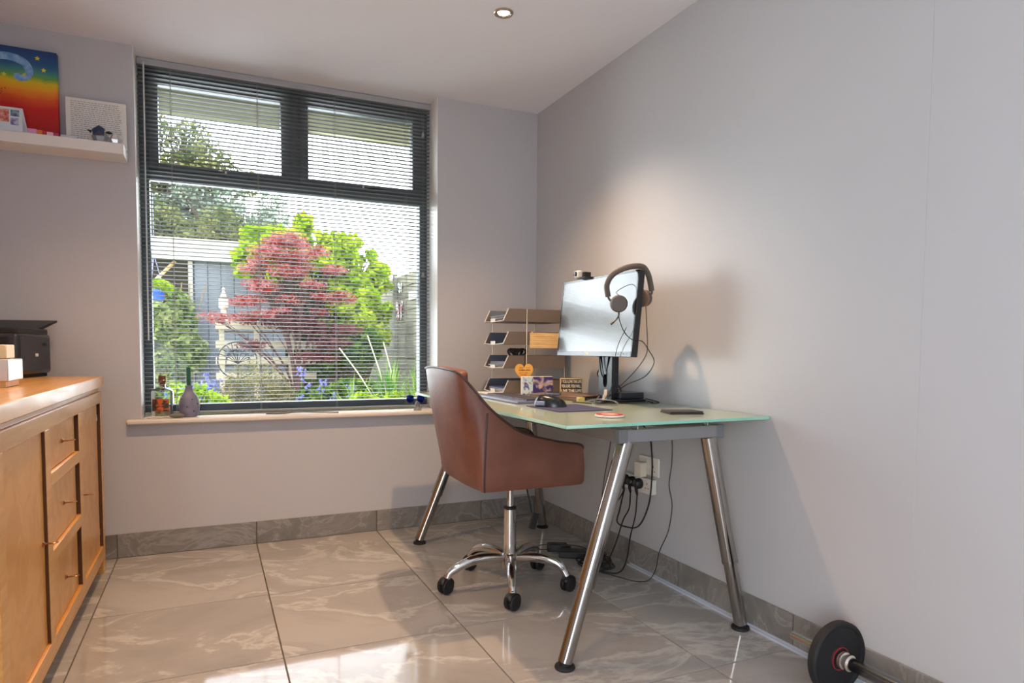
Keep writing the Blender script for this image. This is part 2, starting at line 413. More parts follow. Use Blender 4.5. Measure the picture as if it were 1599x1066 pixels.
P = [(-2.70, -.0465, 2.17), (-2.64, -.0465, 2.20), (-2.58, -.0465, 2.232), (-2.53, -.0465, 2.232), (-2.49, -.0465, 2.215), (-2.475, -.0465, 2.18), (-2.49, -.0465, 2.155), (-2.515, -.0465, 2.152), (-2.522, -.0465, 2.168)]
b.tube(spline(P, 8), [.0165-.0085*abs(i/64-.4) for i in range(65)], 8)
for i in range(len(b.v)): v = b.v[i]; b.v[i] = (v[0], -.0455+(v[1]+.0465)*.12, v[2])
b.build('painted_swirl', mat('swirl_blue', srgb(86, 140, 200), .5, col2=srgb(150, 190, 224), nscale=40), cv, label='pale blue painted swirl')
m_star = mat('star_yellow', srgb(226, 206, 60), .5)
for sx_, sz_ in ((-2.445, 2.243), (-2.423, 2.196), (-2.492, 2.165), (-2.565, 2.157)):
    po = []
    for k in range(10):
        a = math.pi*k/5+.3; rr = .0105 if k % 2 == 0 else .005
        po.append((sx_+rr*math.cos(a), sz_+rr*math.sin(a)))
    MB().prism(po, -.0468, -.045, lambda x, y, z: (x, z, y)).build('painted_star', m_star, cv, smooth=0, label='yellow painted star')
b = MB(); random.seed(4)
for k in range(7): b.ball((-2.573+random.uniform(-.012, .012), -.046, 2.075+k*.004), .0022, .001, .0022, 6, 4)
b.build('painted_specks', mat('speck', srgb(90, 30, 20), .6), cv)

def marks(o_name, parent, x0, x1, z1, dz, rows, y, mt, seed, hgt=.0035, ins=.0, lean=0.0):
    random.seed(seed); b = MB()
    for r in range(rows):
        x = x0; zc = z1-dz*r
        while x < x1:
            L = random.uniform(.005, .016)
            if x+L > x1: break
            q = x
            while q < x+L:
                h = hgt*random.uniform(.4, 1); wd = random.uniform(.0006, .0011)
                b.box(q, q+wd, y-.0004, y, zc-h/2, zc+h/2); q += random.uniform(.0016, .0026)
            b.box(x, x+L*.8, y-.0004, y, zc-hgt*.25, zc-hgt*.1)
            x += L+.0035
    return b.build(o_name, mt, parent, smooth=0, kind='stuff')
pf = tag(MB().box(-2.347, -2.114, -.05, -.035, S0, 2.098).build('letter_canvas', m_white, bev=.002),
         'white panel covered in handwriting, propped on the right end of the shelf', 'sign')
marks('handwriting', pf, -2.327, -2.13, 2.083, .0088, 21, -.0502, m_inkb, 7)
# folded greeting card
cd = thing('greeting_card', (-2.53, -.12, S0), 'folded white greeting card with red and blue pictures before the rainbow canvas', 'card')
MB().add([(-2.62, -.135, S0), (-2.487, -.135, S0), (-2.49, -.12, 2.0), (-2.62, -.12, 2.0), (-2.62, -.1335, S0), (-2.487, -.1335, S0), (-2.49, -.1185, 2.0), (-2.62, -.1185, 2.0)],
         [(0,1,2,3), (7,6,5,4), (0,4,5,1), (1,5,6,2), (2,6,7,3), (3,7,4,0)]).build('front_leaf', m_paper, cd, smooth=0)
MB().add([(-2.62, -.095, S0), (-2.474, -.095, S0), (-2.489, -.1165, 2.0), (-2.62, -.1165, 2.0), (-2.62, -.0935, S0), (-2.474, -.0935, S0), (-2.489, -.115, 2.0), (-2.62, -.115, 2.0)],
         [(0,1,2,3), (7,6,5,4), (0,4,5,1), (1,5,6,2), (2,6,7,3), (3,7,4,0)]).build('back_leaf', m_paper, cd, smooth=0)
for (x0, x1, z0, z1, c, c2) in ((-2.615, -2.535, 1.935, 1.99, (196, 70, 60), (236, 180, 160)), (-2.53, -2.5, 1.962, 1.99, (60, 90, 110), (150, 170, 190)), (-2.53, -2.502, 1.925, 1.955, (90, 90, 160), (230, 230, 240))):
    f = lambda z: -.135+(z-S0)/(2.0-S0)*.015-.0006
    MB().add([(x0, f(z0), z0), (x1, f(z0), z0), (x1, f(z1), z1), (x0, f(z1), z1)], [(0,1,2,3)]).build('printed_picture', mat('print', srgb(*c), .6, col2=srgb(*c2), nscale=60), cd, smooth=0)
# small things lying under the canvas
cols = [((226, 150, 190), 'pink'), ((228, 120, 50), 'orange'), ((200, 40, 50), 'red'), ((236, 190, 200), 'pale pink'), ((190, 60, 120), 'magenta')]
x = -2.468
for i, (c_, nm) in enumerate(cols):
    wdt = (.034, .02, .014, .024, .02)[i]
    o = MB().box(x, x+wdt-.001, -.155, -.06, S0, S0+.02-.002*i).build('folded_ribbon', mat('ribbon_'+str(i), srgb(*c_), .6), bev=.002)
    tag(o, nm+' folded ribbon lying on the shelf below the rainbow canvas', 'ribbon', 'folded ribbons on the shelf'); x += wdt
tag(MB().box(-2.352, -2.29, -.15, -.06, S0, S0+.012).build('acrylic_block', mat('acrylic', srgb(210, 208, 214), .15, spec=.8), bev=.002), 'small clear acrylic block lying flat left of the handwritten panel', 'block')
def gem(c, r, sq, seed):
    random.seed(seed); b = MB(); b.ball(c, r, r*.7, r*sq, 6, 4)
    b.v = [(v[0]+random.uniform(-.1, .1)*r, v[1], max(S0+.0005, v[2])) for v in b.v]; return b
t = thing('faceted_ornament', (-2.2, -.1, S0), 'faceted dark blue and grey bird ornament in front of the handwritten panel', 'ornament')
b = gem((-2.21, -.1, 1.925), .032, 1.0, 3); b.build('body', mat('facet_grey', srgb(150, 150, 152), .25), t, smooth=0)
MB().add([(-2.235, -.125, 1.925), (-2.195, -.125, 1.93), (-2.19, -.12, 1.957), (-2.213, -.118, 1.972), (-2.24, -.122, 1.95), (-2.212, -.135, 1.945)], [(0,1,5), (1,2,5), (2,3,5), (3,4,5), (4,0,5)]).build('wing', mat('facet_blue', srgb(50, 66, 96), .2), t, smooth=0)
MB().lathe([(.007, 0), (.0005, .02)], (-2.243, -.11, 1.942), (-1, 0, .4), 5).build('beak', m_black, t, smooth=0)
t = thing('shell_ornament', (-2.15, -.1, S0), 'shiny white shell ornament at the right end of the shelf', 'ornament')
gem((-2.152, -.105, 1.918), .024, 1.3, 5).build('shell', mat('pearl', srgb(220, 216, 214), .12, .3), t, smooth=0)
MB().ball((-2.176, -.11, 1.945), .014, .01, .006, 8, 5).build('cap', m_black, t)

# ------------------------------------------------------------------ sideboard
sb = thing('sideboard', (-2.45, -.97, 0), 'lacquered oak sideboard with two doors and three drawers along the left wall', 'sideboard')
F0 = -2.225; Y0, Y1 = -.17, -1.77
MB().box(-2.70, -2.215, Y1-.012, Y0+.002, .822, .868).build('top', m_woodt, sb, bev=.003)
MB().box(-2.69, -2.236, Y1+.006, Y0-.006, .801, .822).build('cornice_step', m_woodt, sb, bev=.002)
MB().box(-2.69, -2.25, Y1+.02, Y0-.02, .076, .80).build('carcass', m_gap_shade, sb, smooth=0)
fr = MB().box(-2.262, F0, Y1, Y0, .753, .801).box(-2.262, F0, Y1, Y0, .062, .118)
for a, b_ in ((-.17, -.213), (-.676, -.737), (-1.216, -1.277), (-1.712, -1.77)): fr.box(-2.262, F0, b_, a, .118, .753)
for a, b_ in ((.577, .617), (.339, .381)): fr.box(-2.262, F0, -1.216, -.737, a, b_)
fr.build('face_frame', m_wood, sb, bev=.0015)
gp_ = MB()  # thin dark strips painting recess shade onto the stile sides
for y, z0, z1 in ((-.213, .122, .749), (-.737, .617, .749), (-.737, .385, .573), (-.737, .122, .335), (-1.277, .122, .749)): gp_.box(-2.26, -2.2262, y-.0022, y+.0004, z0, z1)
gp_.build('recess_shade_strip', m_gap_shade, sb, smooth=0, label='dark brown strips coloured as recess shade beside the doors and drawers')
MB().box(-2.69, -2.262, Y0-.018, Y0, .062, .801).box(-2.69, -2.262, Y1, Y1+.018, .062, .801).build('end_panel', m_wood, sb)
for y in (Y0-.03, Y1+.03):
    for x in (-2.25, -2.66): MB().box(x-.025, x+.025, y-.03, y+.03, 0, .063).build('leg', m_wood, sb, bev=.002)
def pull(y, z, par):
    b = MB(); b.lathe([(.0075, 0), (.0075, .003), (.003, .006), (.003, .012)], (-2.234, y, z), (1, 0, 0), 12)
    b.tube(spline([(-2.224, y, z), (-2.214, y-.004, z+.001), (-2.203, y-.004, z+.0015), (-2.196, y, z+.002), (-2.203, y+.004, z+.0015), (-2.214, y+.004, z+.001), (-2.224, y, z)], 5), .0022, 6)
    b.build('handle', m_bronze, par, label='slim bronze loop handle')
for (ya, yb, hy, hz, gy) in ((-.217, -.672, -.687+.03, .438, 0), (-1.281, -1.708, -1.31, .428, 1)):
    gap0 = .034 if gy == 0 else 0
    d = MB().box(-2.254, -2.234, yb, ya-gap0, .121, .75).build('door', m_woodv, sb, bev=.0015)
    pull(hy, hz, d)
    for zz in (.19, .69): MB().cyl((-2.238, (ya-gap0/2 if gy == 0 else yb-.002), zz-.014), (-2.238, (ya-gap0/2 if gy == 0 else yb-.002), zz+.014), .004, n=8).build('hinge', m_chrome, d)
for (z0, z1) in ((.62, .75), (.384, .574), (.121, .336)):
    d = MB().box(-2.254, -2.236, -1.213, -.76, z0, z1).build('drawer', m_woodv, sb, bev=.0015)
    pull(-.998, (z0+z1)/2+.003, d)

# printer on the sideboard: right face is x = const
pr_ = thing('printer', (-2.57, -.32, .868), 'black multifunction printer with its rear feed flap raised, on the far end of the sideboard', 'printer')
T0 = .8685
MB().box(-2.69, -2.442, -.395, -.12, T0+.012, 1.052).build('body', mat('printer_shell', srgb(54, 56, 64), .22, .3), pr_, bev=.018, seg=4)
MB().box(-2.69, -2.45, -.385, -.13, 1.046, 1.072).build('scanner_lid', m_black, pr_, bev=.006)
MB().box(-2.68, -2.455, -.38, -.135, T0, T0+.016).build('base', m_rub, pr_, bev=.003)
MB().add([(-2.69, -.20, 1.07), (-2.46, -.20, 1.07), (-2.425, -.10, 1.112), (-2.69, -.10, 1.112), (-2.69, -.19, 1.06), (-2.46, -.19, 1.06), (-2.43, -.085, 1.104), (-2.69, -.085, 1.104),
          ], [(0,1,2,3), (7,6,5,4), (0,4,5,1), (1,5,6,2), (2,6,7,3), (3,7,4,0)]).build('feed_flap', m_blackg, pr_, bev=.002)
MB().box(-2.69, -2.475, -.3985, -.393, .985, 1.035).build('control_panel', m_blackg, pr_, bev=.002)
MB().box(-2.4425, -2.4405, -.20, -.17, 1.0, 1.012).build('port', m_rub, pr_)
MB().box(-2.4425, -2.4405, -.262, -.238, .955, .968).build('emblem', m_white, pr_, bev=.003, label='small white emblem')
pr_.rotation_euler = (0, 0, R(-13.3)); pr_.location.x -= .017; pr_.location.y += .059
# boxes at the near end of the sideboard
t = thing('silver_case', (-2.42, -1.0, .868), 'brushed metal case on a narrow foot at the front of the sideboard', 'box')
MB().box(-2.56, -2.357, -1.06, -.88, .888, .958).build('body', mat('brushed_case', srgb(206, 196, 188), .3, .7), t, bev=.003)
MB().box(-2.55, -2.367, -1.05, -.89, .8685, .888).build('foot', m_tan, t, bev=.002)
t = thing('cream_candle', (-2.42, -1.0, .96), 'cream block candle standing on the brushed metal case', 'candle')
MB().box(-2.45, -2.367, -1.03, -.93, .959, 1.003).build('wax', mat('cream_wax', srgb(236, 214, 168), .5), t, bev=.003)
MB().cyl((-2.41, -.98, 1.003), (-2.41, -.98, 1.011), .0012, n=6).build('wick', m_black, t)

# ------------------------------------------------------------------ things on the window sill
t = thing('glass_bottle', (-1.995, .09, SZ), 'squat clear glass bottle with orange label and brown stopper on the sill', 'bottle')
bx, by = -2.0, .085
MB().lathe([(.001, .0005), (.044, .0005), (.05, .008), (.05, .118), (.047, .130), (.034, .139), (.017, .143), (.014, .146), (.014, .158), (.017, .16)], (bx, by, SZ), n=28, cap=False).build('body', m_clear, t)
MB().lathe([(.0435, 0), (.0435, .045), (.0005, .045)], (bx, by, SZ+.004), n=24).build('contents', mat('sand', srgb(150, 140, 112), .8, col2=srgb(186, 176, 140), nscale=70), t)
lb = MB(); n = 12
vs = []
for k in range(n+1):
    a = R(-150+k*95/n); vs += [(bx+.0508*math.cos(a), by+.0508*math.sin(a), SZ+.032), (bx+.0508*math.cos(a), by+.0508*math.sin(a), SZ+.092)]
lb.add(vs, [(2*k, 2*k+2, 2*k+3, 2*k+1) for k in range(n)]).build('label', mat('bottle_print', srgb(206, 96, 44), .5, col2=srgb(70, 52, 44), nscale=26, lo=.45, hi=.55, nstretch=(1, 1, 2)), t, label='orange and dark brown printed label')
MB().lathe([(.0125, 0), (.0125, .018), (.0165, .019), (.0165, .05), (.014, .053)], (bx, by, SZ+.15), n=16).build('stopper', mat('brown_cork', srgb(110, 66, 44), .7), t)
MB().tube([(bx+.018*math.cos(a)+.008, by-.018, SZ+.165+.018*math.sin(a)) for a in [k*math.pi/8 for k in range(16)]], .001, 6, True).build('wire_loop', m_chrome, t)
t = thing('stone_vase', (-1.88, .065, SZ), 'grey bulbous bud vase with dark dimples holding a thick green candle on the sill', 'vase')
vx, vy = -1.882, .065
MB().lathe([(.001, 0), (.032, 0), (.039, .008), (.0465, .03), (.049, .055), (.046, .08), (.036, .103), (.021, .124), (.0165, .142), (.019, .155), (.015, .155), (.012, .145)], (vx, vy, SZ+.0005), n=32, cap=False).build('body', mat('grey_ceramic', srgb(112, 112, 136), .5, col2=srgb(136, 134, 154), nscale=18, bump=.1), t)
random.seed(2); b = MB()
for a, z, r in ((-100, .052, .0488), (-62, .03, .0462), (-70, .088, .0428), (-140, .09, .0418), (-40, .065, .0486)):
    b.ball((vx+r*math.cos(R(a)), vy+r*math.sin(R(a)), SZ+z), .0035, .0035, .003, 8, 5)
b.build('dimples', mat('dimple_dark', srgb(74, 52, 52), .8), t)
o = MB().lathe([(.0105, 0), (.0105, .118), (.009, .12)], (vx, vy, SZ+.125), n=16).build('dinner_candle', mat('green_wax', srgb(34, 96, 70), .5))
tag(o, 'thick dark green candle standing in the grey bud vase', 'candle')
b = MB(); b.ball((-1.935, .006, SZ+.0122), .034, .022, .0122, 18, 9)
tag(b.build('pebble', mat('pebble_grey', srgb(120, 118, 108), .8, bump=.2, bscale=80)), 'flat grey pebble on the sill in front of the bud vase', 'stone')
random.seed(8)
for i, (x, y, lab) in enumerate(((-2.055, .02, 'leftmost white shell chip on the sill by the reveal'), (-2.01, .012, 'white shell chip on the sill in front of the glass bottle'), (-1.975, .03, 'white shell chip between bottle and pebble'), (-2.04, .055, 'white shell chip behind the leftmost one, touching the bottle shadow'))):
    b = MB(); b.ball((x, y, SZ+.0045), random.uniform(.01, .02), .009, .004, 7, 4)
    tag(b.build('shell_chip', mat('shell_white', srgb(226, 224, 222), .3), smooth=0), lab, 'shell', 'white shell chips on the sill')
P = spline([(-1.525, .045, SZ+.004), (-1.45, .03, SZ+.004), (-1.36, .03, SZ+.008), (-1.26, -.005, SZ+.007), (-1.17, -.02, SZ+.005)], 6)
b = MB(); b.tube(P, [.0035]*len(P), 6)
b.v = [(v[0], v[1]+(1 if k % 6 < 3 else -1)*.004, v[2]) for k, v in enumerate(b.v)]
tag(b.build('spare_slat', mat('slat_grey', srgb(126, 128, 126), .35, .4)), 'long thin grey slat lying loose along the middle of the sill', 'slat')
# sunglasses on a little stand at the right end of the sill
t = thing('sunglasses_stand', (-.735, -.0, SZ), 'small grey conical stand at the right end of the sill', 'stand')
MB().lathe([(.022, 0), (.02, .012), (.013, .04), (.01, .05), (.001, .052)], (-.733, -.005, SZ), n=20).build('cone', mat('stand_grey', srgb(150, 146, 142), .4), t)
t = thing('sunglasses', (-.74, -.02, SZ+.06), 'blue mirrored sunglasses resting on the grey conical stand', 'sunglasses')
m_lens = mat('blue_mirror', srgb(30, 50, 150), .08, .8)
for sx_ in (-.785, -.725):
    MB().lathe([(.001, 0), (.02, .001), (.022, .003), (.001, .004)], (sx_, -.035, SZ+.068), (0, -1, 0), 16).build('lens', m_lens, t, label='blue mirrored lens')
MB().tube(spline([(-.81, -.034, SZ+.08), (-.785, -.036, SZ+.088), (-.755, -.034, SZ+.079), (-.725, -.036, SZ+.088), (-.70, -.034, SZ+.08)], 5), .0022, 6).tube([(-.81, -.034, SZ+.08), (-.808, .05, SZ+.078)], .0016, 6).tube([(-.70, -.034, SZ+.08), (-.702, .05, SZ+.078)], .0016, 6).build('frame', m_black, t)

# ------------------------------------------------------------------ desk
dk = thing('desk', (-.41, -1.05, 0), 'frosted glass desk with grey metal frame and four splayed chrome legs', 'desk')
DX0, DX1, DY0, DY1 = -.818, -.006, -1.858, -.252
GZ = .772
gp = MB().box(DX0+.001, DX1-.001, DY0+.001, DY1-.001, .7623, GZ)
top = gp.build('glass_top', m_frost, dk, smooth=0)
MB().box(DX0, DX0+.0012, DY0, DY1, .7622, GZ-.0003).box(DX0, DX1, DY0, DY0+.0012, .7622, GZ-.0003).box(DX1-.0012, DX1, DY0, DY1, .7622, GZ-.0003).box(DX0, DX1, DY1-.0012, DY1, .7622, GZ-.0003).build('glass_edge', m_edge, top, smooth=0)
FX0, FX1, FY0, FY1 = -.59, -.16, -1.80, -.31
MB().box(FX0, FX0+.035, FY0+.03, FY1-.03, .70, .742).build('side_rail', m_alu, dk, bev=.002)
MB().box(FX1-.035, FX1, FY0+.03, FY1-.03, .70, .742).build('side_rail', m_alu, dk, bev=.002)
MB().box(FX0+.03, FX1-.03, FY0, FY0+.035, .70, .742).build('end_rail', m_alu, dk, bev=.002)
MB().box(FX0+.03, FX1-.03, FY1-.035, FY1, .70, .742).build('end_rail', m_alu, dk, bev=.002)
for x in (FX0, FX1-.032):
    for y in (FY0-.0015, FY1-.0335): MB().box(x-.001, x+.033, y, y+.035, .698, .744).build('corner_block', m_alud, dk, bev=.002)
for x in (FX0+.07, FX1-.07):
    for y in (FY0+.017, FY1-.017, ): MB().lathe([(.014, 0), (.014, .02)], (x, y, .742), n=16).build('glass_pad', m_clear, dk)
for (fx, fy, tx, ty) in ((-.784, -1.807, -.548, -1.775), (-.058, -1.798, -.205, -1.775), (-.819, -.329, -.548, -.34), (-.095, -.30, -.205, -.34)):
    a = Vector((tx, ty, .70)); b_ = Vector((fx, fy, .02)); d = (b_-a).normalized(); L = (b_-a).length; j = a+d*L*.66
    lg = MB().cyl(a-d*.0, j, .0275, n=28).build('leg', m_leg, dk)
    MB().cyl(j-d*.01, b_, .0235, n=28).cyl(j-d*.004, j+d*.004, .0285, n=28).build('lower_tube', m_leg, lg)
    MB().lathe([(.031, 0), (.033, .004), (.031, .010), (.02, .013), (.02, .024)], (fx, fy, 0), n=24).build('foot', m_rub, lg, label='round black foot')

# ------------------------------------------------------------------ swivel chair
cx_, cy_ = -.642, -1.066
ch = thing('desk_chair', (cx_, cy_, 0), 'brown leather swivel chair on five chrome legs with castors, pulled up to the glass desk', 'chair')
ctl = [((.212, -.205, .476), (.202, -.20, .590)), ((.214, -.245, .470), (.210, -.240, .606)), ((.192, -.264, .468), (.186, -.260, .628)), ((.09, -.268, .467), (.08, -.268, .646)),
       ((-.03, -.268, .466), (-.055, -.272, .683)), ((-.13, -.268, .466), (-.14, -.270, .736)), ((-.214, -.268, .466), (-.200, -.265, .79)), ((-.226, -.235, .468), (-.258, -.250, .86)),
       ((-.238, -.17, .47), (-.302, -.228, .910)), ((-.25, -.09, .474), (-.322, -.12, .922))]
full = ctl+[((-.254, 0, .476), (-.328, 0, .926))]+[((a[0], -a[1], a[2]), (b_[0], -b_[1], b_[2])) for a, b_ in reversed(ctl)]
Bp = spline([q[0] for q in full], 6); Tp = spline([q[1] for q in full], 6)
rows = 12; vs = []
O = Vector((cx_, cy_, 0)); ang = R(-2)
RZ = Matrix.Rotation(ang, 3, 'Z')
def cw(p): return tuple(O+RZ@Vector(p))
for i, (a, b_) in enumerate(zip(Bp, Tp)):
    nrm = Vector((a.x, a.y, 0)); nrm.normalize()
    for k in range(rows+1):
        t = k/rows; p = a.lerp(b_, t); bulge = .007*math.sin(math.pi*t)
        if t < .09: p = p-nrm*.006*(1-t/.09)**2
        p = p+nrm*bulge*.9
        vs.append(cw(p))
n_ = len(Bp); fs = []
for i in range(n_-1):
    for k in range(rows): fs.append((i*(rows+1)+k, (i+1)*(rows+1)+k, (i+1)*(rows+1)+k+1, i*(rows+1)+k+1))
sh = MB().add(vs, fs).build('shell', m_leather, ch, smooth=60)
md = sh.modifiers.new('thick', 'SOLIDIFY'); md.thickness = .04; md.offset = 1
bv = sh.modifiers.new('bevel', 'BEVEL'); bv.width = .006; bv.segments = 3; bv.limit_method = 'ANGLE'; bv.angle_limit = R(50)
def rowpts(k, off=.0):
    out = []
    for i in range(n_):
        p = Vector(vs[i*(rows+1)+k]); nrm = (p-O); nrm.z = 0; nrm.normalize(); out.append(p+nrm*off)
    return out
rim = rowpts(rows, .001)
P = rowpts(0)[0:1]
fr0 = [Vector(vs[k]) for k in range(rows+1)]; frN = [Vector(vs[(n_-1)*(rows+1)+k]) for k in range(rows+1)]
MB().tube(fr0+rim[1:-1]+frN[::-1], .0045, 6).build('piping', m_pipe, sh, label='dark piping along the rim')
for isx in (6*6, n_-1-6*6):
    b = MB(); sp = []
    for k in range(0, rows):
        p = Vector(vs[isx*(rows+1)+k]); nn = p-O; nn.z = 0; nn.normalize(); sp.append(p+nn*.0008)
    b.tube(sp, .0036, 6); b.build('seam', m_pipe, sh)
# seat cushion and underside
po = []
for q in Bp[::2]: po.append((q.x*.86-.005, q.y*.84))
b = MB(); nn_ = len(po)
lay = [(.97, .463), (1.02, .472), (1.02, .535), (.98, .552), (.9, .560)]
v2 = []
for s_, z in lay: v2 += [cw((x*s_, y*s_, z)) for x, y in po]
f2 = [(i*nn_+k, i*nn_+(k+1) % nn_, (i+1)*nn_+(k+1) % nn_, (i+1)*nn_+k) for i in range(len(lay)-1) for k in range(nn_)]
f2 += [tuple(reversed(range(nn_))), tuple(range((len(lay)-1)*nn_, len(lay)*nn_))]
b.add(v2, f2).build('seat', m_leather, ch, smooth=50)
b = MB().box(cx_-.09, cx_+.09, cy_-.07, cy_+.07, .44, .466).lathe([(.035, 0), (.03, .03)], (cx_, cy_, .415), n=20)
b.build('seat_plate', m_black, ch, bev=.003)
MB().tube([(cx_+.02, cy_-.05, .45), (cx_+.045, cy_-.07, .42), (cx_+.06, cy_-.07, .36), (cx_+.068, cy_-.07, .32)], .004, 8).obox((cx_+.077, cy_-.07, .285), (1,0,-.3), (0,1,0), (.3,0,1), .014, .006, .034).build('height_lever', m_black, ch, bev=.003)
MB().cyl((cx_, cy_, .30), (cx_, cy_, .43), .0145, n=24).build('gas_rod', m_chrome, ch)
MB().lathe([(.0265, 0), (.0265, .205)], (cx_, cy_, .125), n=32).build('column', m_chrome, ch)
MB().lathe([(.027, 0), (.028, .003), (.028, .009), (.018, .012)], (cx_, cy_, .329), n=28).build('column_collar', m_black, ch)
MB().lathe([(.024, .075), (.034, .08), (.036, .1), (.036, .135), (.03, .142), (.026, .142)], (cx_, cy_, 0), n=28).build('hub', m_chrome, ch)
for px, py in ((-.921, -1.049), (-.742, -1.315), (-.446, -1.222), (-.442, -.932), (-.727, -.812)):
    d = Vector((px-cx_, py-cy_, 0)); L = d.length; d.normalize(); q = Vector((-d.y, d.x, 0))
    P = spline([O+d*.02+Vector((0,0,.118)), O+d*.08+Vector((0,0,.128)), O+d*.15+Vector((0,0,.127)), O+d*.21+Vector((0,0,.110)), O+d*(L-.02)+Vector((0,0,.085)), O+d*(L-.006)+Vector((0,0,.062))], 5)
    lg = MB().tube(P, [.015+.006*math.sin(math.pi*min(1, i/20)) for i in range(len(P))], 14).build('leg', m_chrome, ch)
    cc = O+d*(L)+Vector((0, 0, .031)); random.seed(int(px*1000)); wa = Vector((.45, -.9, 0)).normalized()
    cs = MB().cyl(cc+Vector((0,0,.0)), cc+Vector((0,0,.045)), .006, n=10)
    for s_ in (-1, 1):
        cs.lathe([(.012, 0), (.029, .001), (.031, .004), (.031, .013), (.028, .017), (.012, .018)], cc+wa*(.004*s_), wa*s_, 24)
    cs.build('castor', m_rub, lg, label='black twin-wheel castor')
    hd = MB(); hv = []
    for k in range(9):
        a = R(5+k*19)
        pp = Vector((0,0,math.sin(a)))*.034+Vector((-wa.y, wa.x, 0))*math.cos(a)*.034
        hv += [cc+pp-wa*.016, cc+pp+wa*.016]
    hd.add(hv, [(2*k, 2*k+1, 2*k+3, 2*k+2) for k in range(8)])
    h_ = hd.build('castor_hood', m_black, lg); sm = h_.modifiers.new('t', 'SOLIDIFY'); sm.thickness = .002

# ------------------------------------------------------------------ monitor
DZ = GZ+.0005
mo = thing('monitor', (-.17, -1.06, DZ), 'large black computer monitor on a tall stand at the wall side of the glass desk', 'monitor')
mb0, mb1, mz0, mz1, ya, yb = -.25, -.218, .972, 1.322, -.742, -1.368
nrm = Vector((-(mz1-mz0), 0, (mb1-mb0))).normalized(); upv = Vector((mb1-mb0, 0, mz1-mz0)).normalized(); yv = Vector((0, 1, 0))
mc = Vector(((mb0+mb1)/2, (ya+yb)/2, (mz0+mz1)/2)); hh = (mz1-mz0)/2; hwid = (ya-yb)/2
MB().obox(mc-nrm*.014, nrm, yv, upv, .014, hwid, hh).build('housing', m_black, mo, bev=.003)
bz = MB(); e = .008
bz.obox(mc+upv*(hh-e/2)+nrm*.001, nrm, yv, upv, .0015, hwid, e/2).obox(mc-upv*(hh-.010)+nrm*.001, nrm, yv, upv, .0015, hwid, .010)
bz.obox(mc+yv*(hwid-e/2)+nrm*.001, nrm, yv, upv, .0015, e/2, hh).obox(mc-yv*(hwid-e/2)+nrm*.001, nrm, yv, upv, .0015, e/2, hh)
bz.build('bezel', m_blackg, mo)
MB().obox(mc+upv*.006+nrm*.0008, nrm, yv, upv, .0008, hwid-e, hh-.014).build('screen', mat('screen_off', srgb(52, 54, 58), .2, spec=.7, coat=.35), mo, smooth=0)
MB().obox(mc-upv*(hh-.010)+yv*.03+nrm*.0028, nrm, yv, upv, .0004, .013, .005).build('sticker', mat('sticker', srgb(224, 220, 170), .5), mo, smooth=0, label='small pale yellow sticker')
for k in range(5): MB().obox(mc-upv*(hh-.010)-yv*(hwid-.035-.02*k)+nrm*.0028, nrm, yv, upv, .0005, .003, .0015).build('button', m_alud, mo)
MB().box(-.215, -.13, -1.13, -.99, 1.07, 1.21).build('mount', m_black, mo, bev=.01)
st = MB(); hole = [(-1.06+.018*math.cos(a), .862+.03*math.sin(a)) for a in [k*math.pi/8 for k in range(16)]]
o_ = [(-1.005, DZ+.012), (-1.115, DZ+.012), (-1.110, 1.12), (-1.010, 1.12)]
# column with an oval cable hole, bridged as a ring of quads
outer = []
for k in range(16):
    a = k*math.pi/8; dx, dz = math.cos(a), math.sin(a)
    s_ = min((.054/abs(dx)) if abs(dx) > 1e-6 else 9, ((.262 if dz > 0 else .078)/abs(dz)) if abs(dz) > 1e-6 else 9)
    outer.append((-1.06+dx*s_, .862+dz*s_))
outer_fix = {2: (-1.006, 1.124), 6: (-1.114, 1.124), 10: (-1.114, .784), 14: (-1.006, .784)}
for k, v in outer_fix.items(): outer[k] = v
vv = []
for x in (-.178, -.143):
    vv += [(x, y, z) for y, z in outer]+[(x, y, z) for y, z in hole]
ff = []
for k in range(16):
    k2 = (k+1) % 16
    ff += [(k, k2, 16+k2, 16+k), (32+k, 48+k, 48+k2, 32+k2), (k, 32+k, 32+k2, k2), (16+k, 16+k2, 48+k2, 48+k)]
st.add(vv, ff).build('column', mat('stand_black', srgb(36, 38, 44), .3, .3), mo, recalc=True, smooth=30)
MB().box(-.27, -.04, -1.18, -.94, DZ, DZ+.012).build('base', m_blackg, mo, bev=.004)

# webcam on the top edge
t = thing('webcam', (-.22, -.93, 1.325), 'small white and black webcam clipped on top of the monitor', 'webcam')
MB().obox((-.245, -.925, 1.343), (1,0,0), (0,1,0), (0,0,1), .012, .018, .016).build('body', m_wplas, t, bev=.004)
MB().lathe([(.011, 0), (.011, .006), (.007, .007)], (-.257, -.925, 1.344), (-1,0,0), 18).build('lens', m_blackg, t)
MB().box(-.235, -.20, -.965, -.945, 1.325, 1.352).box(-.245, -.19, -.985, -.91, 1.323, 1.329).build('clip', m_black, t, bev=.002)

